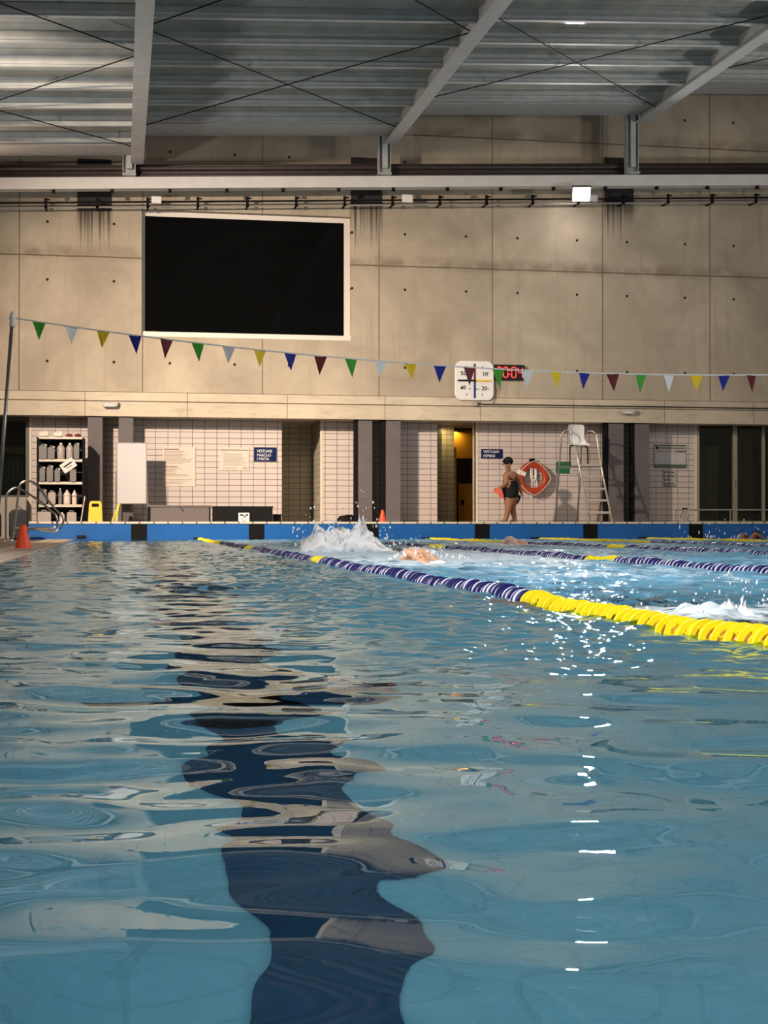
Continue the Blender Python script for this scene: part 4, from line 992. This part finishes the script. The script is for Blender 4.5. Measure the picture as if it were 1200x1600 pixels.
def ellips(m, c, r, n=16, k=12, mi=0):
    vs = []; fs = []
    for i in range(k+1):
        a = -PI/2+PI*i/k
        for j in range(n):
            b_ = 2*PI*j/n; vs.append((c[0]+r[0]*math.cos(a)*math.cos(b_), c[1]+r[1]*math.cos(a)*math.sin(b_), c[2]+r[2]*math.sin(a)))
    for i in range(k):
        for j in range(n): fs.append((i*n+j, i*n+(j+1)%n, (i+1)*n+(j+1)%n, (i+1)*n+j))
    m.add(vs, fs, mi)
# woman on the deck; local frame: x right, z up, feet at 0
wm = thing('person', (8.84, 33.0, .35), 'person in a black swimsuit and cap walking on the far deck holding a coral float', 'person')
def WX(px): return (px-796)/66.5
def WZ(py): return .308+(821-py)/67.6-.35
J = {}; E = []
J['pelvis'] = ((WX(800), 0, WZ(774)), (.22,.19)); J['belly'] = ((WX(798), .01, WZ(763)), (.21,.21)); J['chest'] = ((WX(798), .0, WZ(750)), (.215,.16))
J['upper'] = ((WX(798.5), 0, WZ(742)), (.18,.12)); J['neck'] = ((WX(795.5), .01, WZ(735)), .052); J['head'] = ((WX(794.0), .0, WZ(727)), .075); J['crown'] = ((WX(794.5), 0, WZ(720)), .085)
E += [('pelvis','belly'),('belly','chest'),('chest','upper'),('upper','neck'),('neck','head'),('head','crown')]
J['lsh'] = ((WX(791), -.10, WZ(742)), .08); J['lel'] = ((WX(789), -.15, WZ(756)), .058); J['lwr'] = ((WX(779), -.19, WZ(763.5)), .034)
J['rsh'] = ((WX(808), .06, WZ(743)), .08); J['rel'] = ((WX(814.5), .08, WZ(757)), .055); J['rwr'] = ((WX(815.5), .05, WZ(766)), .034)
E += [('upper','lsh'),('lsh','lel'),('lel','lwr'),('upper','rsh'),('rsh','rel'),('rel','rwr')]
hand(J, E, 'lwr', (-1,-.1,-.25), (0,.3,1), .95, 'l', .8); hand(J, E, 'rwr', (.3,-.2,-1), (0,1,0), .95, 'r', .5)
J['lhip'] = ((WX(796.5), -.07, WZ(779)), (.15,.15)); J['lkn'] = ((WX(794), -.10, WZ(793)), .086); J['lcf'] = ((WX(793), -.08, WZ(800)), .076); J['lan'] = ((WX(790), -.07, .09), .036); J['lto'] = ((WX(781), -.10, .03), .03); J['lhe'] = ((WX(792), -.065, .035), .032)
J['rhip'] = ((WX(803), .07, WZ(779)), (.15,.15)); J['rkn'] = ((WX(802), .06, WZ(793)), .086); J['rcf'] = ((WX(804.5), .07, WZ(800)), .076); J['ran'] = ((WX(808), .09, .09), .036); J['rto'] = ((WX(800), .06, .03), .03); J['rhe'] = ((WX(810), .095, .035), .032)
for s in 'lr': E += [('pelvis',s+'hip'),(s+'hip',s+'kn'),(s+'kn',s+'cf'),(s+'cf',s+'an'),(s+'an',s+'to'),(s+'an',s+'he')]
body = skin('body', J, E, SKIN, wm, 'pelvis', 3)
def clothe(body, J, torso, limbs, zlo, zhi, name, mt_, parent, off=.008):
    """garment that follows the body: copies the faces nearest the torso bones, lifted off the skin"""
    me = body.data; segs = [(J[a][0], J[b_][0], 0) for a, b_ in torso]+[(J[a][0], J[b_][0], 1) for a, b_ in limbs]
    m = MB(); ids = {}
    for p in me.polygons:
        c = p.center; best = None
        if not (zlo(c) < c.z < zhi(c)): continue
        for a, b_, lim in segs:
            a = Vector(a); b_ = Vector(b_); d = b_-a; t_ = max(0, min(1, (c-a).dot(d)/d.length_squared)); q = (c-a-d*t_).length*(1.9 if lim else 1)
            if best is None or q < best[0]: best = (q, lim)
        if best[1]: continue
        f = []
        for v in p.vertices:
            if v not in ids: ids[v] = len(m.v); m.v.append(tuple(me.vertices[v].co+me.vertices[v].normal*off))
            f.append(ids[v])
        m.f.append(f); m.m.append(0)
    for k, v in enumerate(m.v):
        vv = Vector(v); h_, l_ = zhi(vv), zlo(vv)
        if vv.z > h_: m.v[k] = (v[0], v[1], h_)
        if vv.z < l_: m.v[k] = (v[0], v[1], l_)
    o = m.build(name, mt_, parent, smooth=True); so = o.modifiers.new('solid', 'SOLIDIFY'); so.thickness = .012; so.offset = -1
    return o
clothe(body, J, [('pelvis','belly'),('belly','chest'),('chest','upper'),('pelvis','lhip'),('pelvis','rhip')], [('upper','lsh'),('lsh','lel'),('lel','lwr'),('upper','rsh'),('rsh','rel'),('rel','rwr'),('lwr','lpalm'),('rwr','rpalm')],
    lambda c: WZ(779)+.06*abs(c.x*3), lambda c: WZ(751)+.10*min(1,max(0,(-c.x-.0)/.08))+.06*min(1,max(0,c.y/.06)), 'swimsuit', SUIT, wm)
m = MB(); m.tube(smooth_path([(WX(792),-.13,WZ(750)),(WX(794),-.12,WZ(741)),(WX(796),-.02,WZ(737.5))]), .014, 6); m.tube(smooth_path([(WX(806),-.09,WZ(750)),(WX(804.5),-.06,WZ(741)),(WX(802),.0,WZ(738))]), .014, 6); m.build('strap', SUIT, wm)
m = MB(); ellips(m, (WX(795.2), 0, WZ(720.5)), (.118,.108,.105)); m.build('swim_cap', SUIT, wm, smooth=True)
m = MB(); m.prism([(WX(791),WZ(724)),(WX(785.5),WZ(721.5)),(WX(789),WZ(718))], -.05, .05); m.build('cap_peak', SUIT, wm)
m = MB(); ellips(m, (WX(787.5), 0, WZ(725.5)), (.02,.015,.022), 8, 6); ellips(m, (WX(796),-.098,WZ(726)), (.02,.012,.03), 8, 6); m.build('nose_and_ear', SKIN, wm, smooth=True)
kb = thing('kickboard', (8.84+WX(778), 32.78, .35+WZ(770)), 'coral pink swimming board held in the hand of the person on the deck', 'swim board'); kb.rotation_euler = (0, math.radians(-28), .3)
MB().prism([(-.05,.13),(.05,.10),(.075,.0),(.06,-.11),(.02,-.16),(-.04,-.12),(-.07,.02)], -.015, .015).build('board', CORAL, kb, bevel=.008)
MB().obox((-.12,0,.09),(-.04,0,.05),(0,.012,0),(0.02,0,.03)).build('strap', CORAL, kb)
fn = thing('swim_fin', (8.84+WX(810), 33.1, .35+WZ(783)), 'black and white swim paddle held behind the leg of the person on the deck', 'paddle')
fn.rotation_euler = (0, math.radians(25), 0)
MB().prism([(-.05,.15),(.05,.17),(.07,.02),(.03,-.12),(-.04,-.12),(-.06,0)], 0, .02).build('blade', SUIT, fn, bevel=.005); MB().prism([(-.012,.08),(.02,.08),(.012,-.09),(-.012,-.09)], -.006, .0).build('white_stripe', WHITE, fn)

def swimmer(loc, rzv, mt_, label, cap=SUIT, arm=True, sc=1.0, both=False, headz=-.05):
    """prone swimmer, head towards local -y, water line at z=0"""
    t = thing('person', loc, label, 'person', rz=rzv); J = {}; E = []
    J['pelvis'] = ((0,.62,-.16), (.15,.11)); J['belly'] = ((0,.42,-.15), (.14,.10)); J['chest'] = ((0,.2,-.12), (.165,.11)); J['upper'] = ((0,.05,-.10), (.14,.08)); J['neck'] = ((0,-.05,-.09), .055); J['head'] = ((0,-.13,headz-.03), .08); J['crown'] = ((0,-.2,headz), .08)
    E += [('pelvis','belly'),('belly','chest'),('chest','upper'),('upper','neck'),('neck','head'),('head','crown')]
    J['ash'] = ((-.17,.06,-.04), .062); J['bsh'] = ((.17,.04,-.10), .062)
    E += [('upper','ash'),('upper','bsh')]
    if arm:
        J['ael'] = ((-.24,-.02,.105), .046); J['awr'] = ((-.31,-.22,-.04), .03); J['ahn'] = ((-.32,-.30,-.10), (.035,.018))
    else:
        J['ael'] = ((-.25,-.25,-.22), .045); J['awr'] = ((-.22,-.48,-.26), .03); J['ahn'] = ((-.22,-.56,-.28), (.035,.018))
    E += [('ash','ael'),('ael','awr'),('awr','ahn')]
    if both: J['bel'] = ((.23,.0,.10), .046); J['bwr'] = ((.27,-.2,-.05), .03); J['bhn'] = ((.27,-.28,-.1), (.035,.018))
    else: J['bel'] = ((.2,-.24,-.2), .045); J['bwr'] = ((.18,-.48,-.2), .03); J['bhn'] = ((.18,-.56,-.21), (.035,.018))
    E += [('bsh','bel'),('bel','bwr'),('bwr','bhn')]
    for s, x in (('l',-.1),('r',.1)):
        J[s+'hip'] = ((x,.72,-.17), .1); J[s+'kn'] = ((x*1.1,1.1,-.24), .062); J[s+'an'] = ((x,1.48,-.18), .036); J[s+'to'] = ((x,1.62,-.2), .026)
        E += [('pelvis',s+'hip'),(s+'hip',s+'kn'),(s+'kn',s+'an'),(s+'an',s+'to')]
    b_ = skin('body', J, E, mt_, t, 'pelvis'); m = MB(); ellips(m, (0,-.2,headz+.01), (.092,.105,.092)); m.build('swim_cap', cap, t, smooth=True)
    m = MB(); m.lathe([(.16,-.06),(.178,.0),(.16,.1)], n=16, sy=.75); o = m.build('swimsuit', SUIT, t, smooth=True); o.rotation_euler = (-PI/2,0,0); o.location = (0,.62,-.16)
    t.scale = (sc,)*3; return t
swimmer((2.40,12.0,.0), 1.15, SKINP, 'swimmer in the lane behind the nearest rope, bent arm lifted out of the water', cap=mat('brown_cap',(.2,.1,.06),.5), headz=-.12, both=True)
swimmer((5.95,22.2,.02), 1.2, SKINK, 'swimmer with pink wet shoulder beside the yellow end of the third rope', cap=mat('pink_cap', (.7,.4,.3), .5), both=True, headz=-.03)
swimmer((2.0,4.95,-.115), .2, SKINP, 'swimmer just under the surface behind the yellow stretch of the nearest rope', cap=mat('beige_cap', (.22,.13,.09), .5), arm=False, headz=.02)
swimmer((13.35,29.9,.04), 1.75, mat('deep_tan_skin', (.25,.09,.045), .4), 'swimmer with dark cap and tanned arm behind the furthest rope at the right', headz=.05, both=True)
swimmer((2.95,16.4,-.03), .6, SKIN, 'dark swim cap of a swimmer at the foot of the big splash', cap=mat('grey_cap', (.12,.11,.11), .5), arm=False, headz=-.01)

# ---------------------------------------------------------------- splashes
def foam_mat():
    m = mat('white_water', (.93,.92,.93), .6); N, L = nodes(m); b = N['Principled BSDF']; tc = N.new('ShaderNodeTexCoord')
    n1 = noise_tex(N, L, tc.outputs['Object'], 14, 6, .7, .5)
    L.new(ramp(N, L, n1, .28, .5, .6, 1), b.inputs['Alpha'])
    b.inputs['Subsurface Weight'].default_value = 0; b.inputs['Coat Weight'].default_value = .3
    bp = N.new('ShaderNodeBump'); bp.inputs['Strength'].default_value = .5; bp.inputs['Distance'].default_value = .02
    L.new(n1, bp.inputs['Height']); L.new(bp.outputs[0], b.inputs['Normal']); return m
FOAM = foam_mat()
from mathutils import noise as mn
def splash(loc, w_, d_, prof, label, seed, drops=60, spread=1.2, cell=.03, ds=1.0):
    """ragged curtain of white water; prof(u) gives the height for u in -1..1"""
    m = MB(); r = random.Random(seed)
    nx = int(w_/cell); nz = 18; vs = []; fs = []
    for lay in range(4):
        b0 = len(vs); yo = (lay/3-.5)*d_
        for i in range(nx+1):
            u = i/nx*2-1; h = prof(u)*(1-.28*abs(lay-1.5)/1.5)
            h *= .78+.5*mn.noise(Vector((u*7+seed, lay*3.1, 0)))+.10*mn.noise(Vector((u*26, lay*5, seed)))
            h = max(h, .005)
            for k in range(nz+1):
                t = k/nz
                p = Vector((u*w_/2, yo, h*t-.02)); n_ = mn.noise_vector(p*9+Vector((seed,lay,0))); n2 = mn.noise_vector(p*30)
                p += n_*.05*min(1, h*4)*Vector((1,1,.6)).length*.6+n2*.012
                p.x += u*t*.04*w_; p.y -= .12*math.sin(PI*t)*(1 if lay < 2 else -1)*d_
                vs.append(p)
        for i in range(nx):
            for k in range(nz):
                a = b0+i*(nz+1)+k
                if k > nz*.62 and mn.noise(Vector((i*.31, k*.35, lay*4+seed))) > .18: continue
                fs.append((a, a+nz+1, a+nz+2, a+1))
    m.add(vs, fs)
    for _ in range(drops):
        u = r.uniform(-1,1)*spread; h = prof(max(-1,min(1,u/spread)))*(.6+.9*r.random())+.03*r.random(); s = (.003+.007*r.random()**2)*ds
        ellips(m, (u*w_/2, r.uniform(-.7,.7)*d_, h), (s*(.6+r.random()), s, s*(1+1.8*r.random())), 6, 4)
    o = m.build('water_splash', FOAM, smooth=True); o.location = loc
    return tag(o, label, 'splash', kind='stuff')
def p1(u):   # outline of the big splash
    P_ = [(-1,.05),(-.85,.22),(-.62,.33),(-.4,.36),(-.1,.34),(.12,.36),(.25,.44),(.45,.32),(.62,.18),(.8,.09),(1,.04)]
    for (a,b_),(c,d_) in zip(P_, P_[1:]):
        if u <= c: return b_+(d_-b_)*(u-a)/(c-a)
    return .04
splash((2.52,16.4,0), 1.02, .5, lambda u: 1.2*p1(u), 'big burst of white water in the lane behind the nearest rope', 3, 110, 1.25)
splash((3.25,16.1,0), .5, .4, lambda u: .11*(1-u*u)+.01, 'low white water right of the big burst', 8, 30)
splash((2.45,11.7,0), .55, .2, lambda u: .03+.025*(1-u*u), 'thin white water around the lifted arm of the nearer swimmer', 5, 40)
splash((5.9,22.0,0), .6, .2, lambda u: .04+.02*(1-u*u), 'thin white water around the pink shouldered swimmer', 6, 20)
splash((2.05,4.72,0), .17, .12, lambda u: .085*(1-u*u)+.008, 'thin splash over the head of the swimmer behind the yellow floats', 11, 60, 1.9, .006, .35)
splash((1.70,5.05,0), .16, .1, lambda u: .015*(1-u*u)+.003, 'small patch of churned water left of the submerged swimmer', 12, 20, 1.5, .008, .3)
m = MB(); r = random.Random(9)
for _ in range(90):
    x = 12.3+r.random()*4; z = .02+r.random()*.45*r.random(); s = .006+.008*r.random()
    ellips(m, (x, 30.3+r.random(), z), (s, s, s*(1.5+3*r.random())), 6, 4)
o = m.build('water_drops', WHITE, smooth=True); tag(o, 'scattered water drops in the air before the blue end wall at the right', 'drops', kind='stuff')
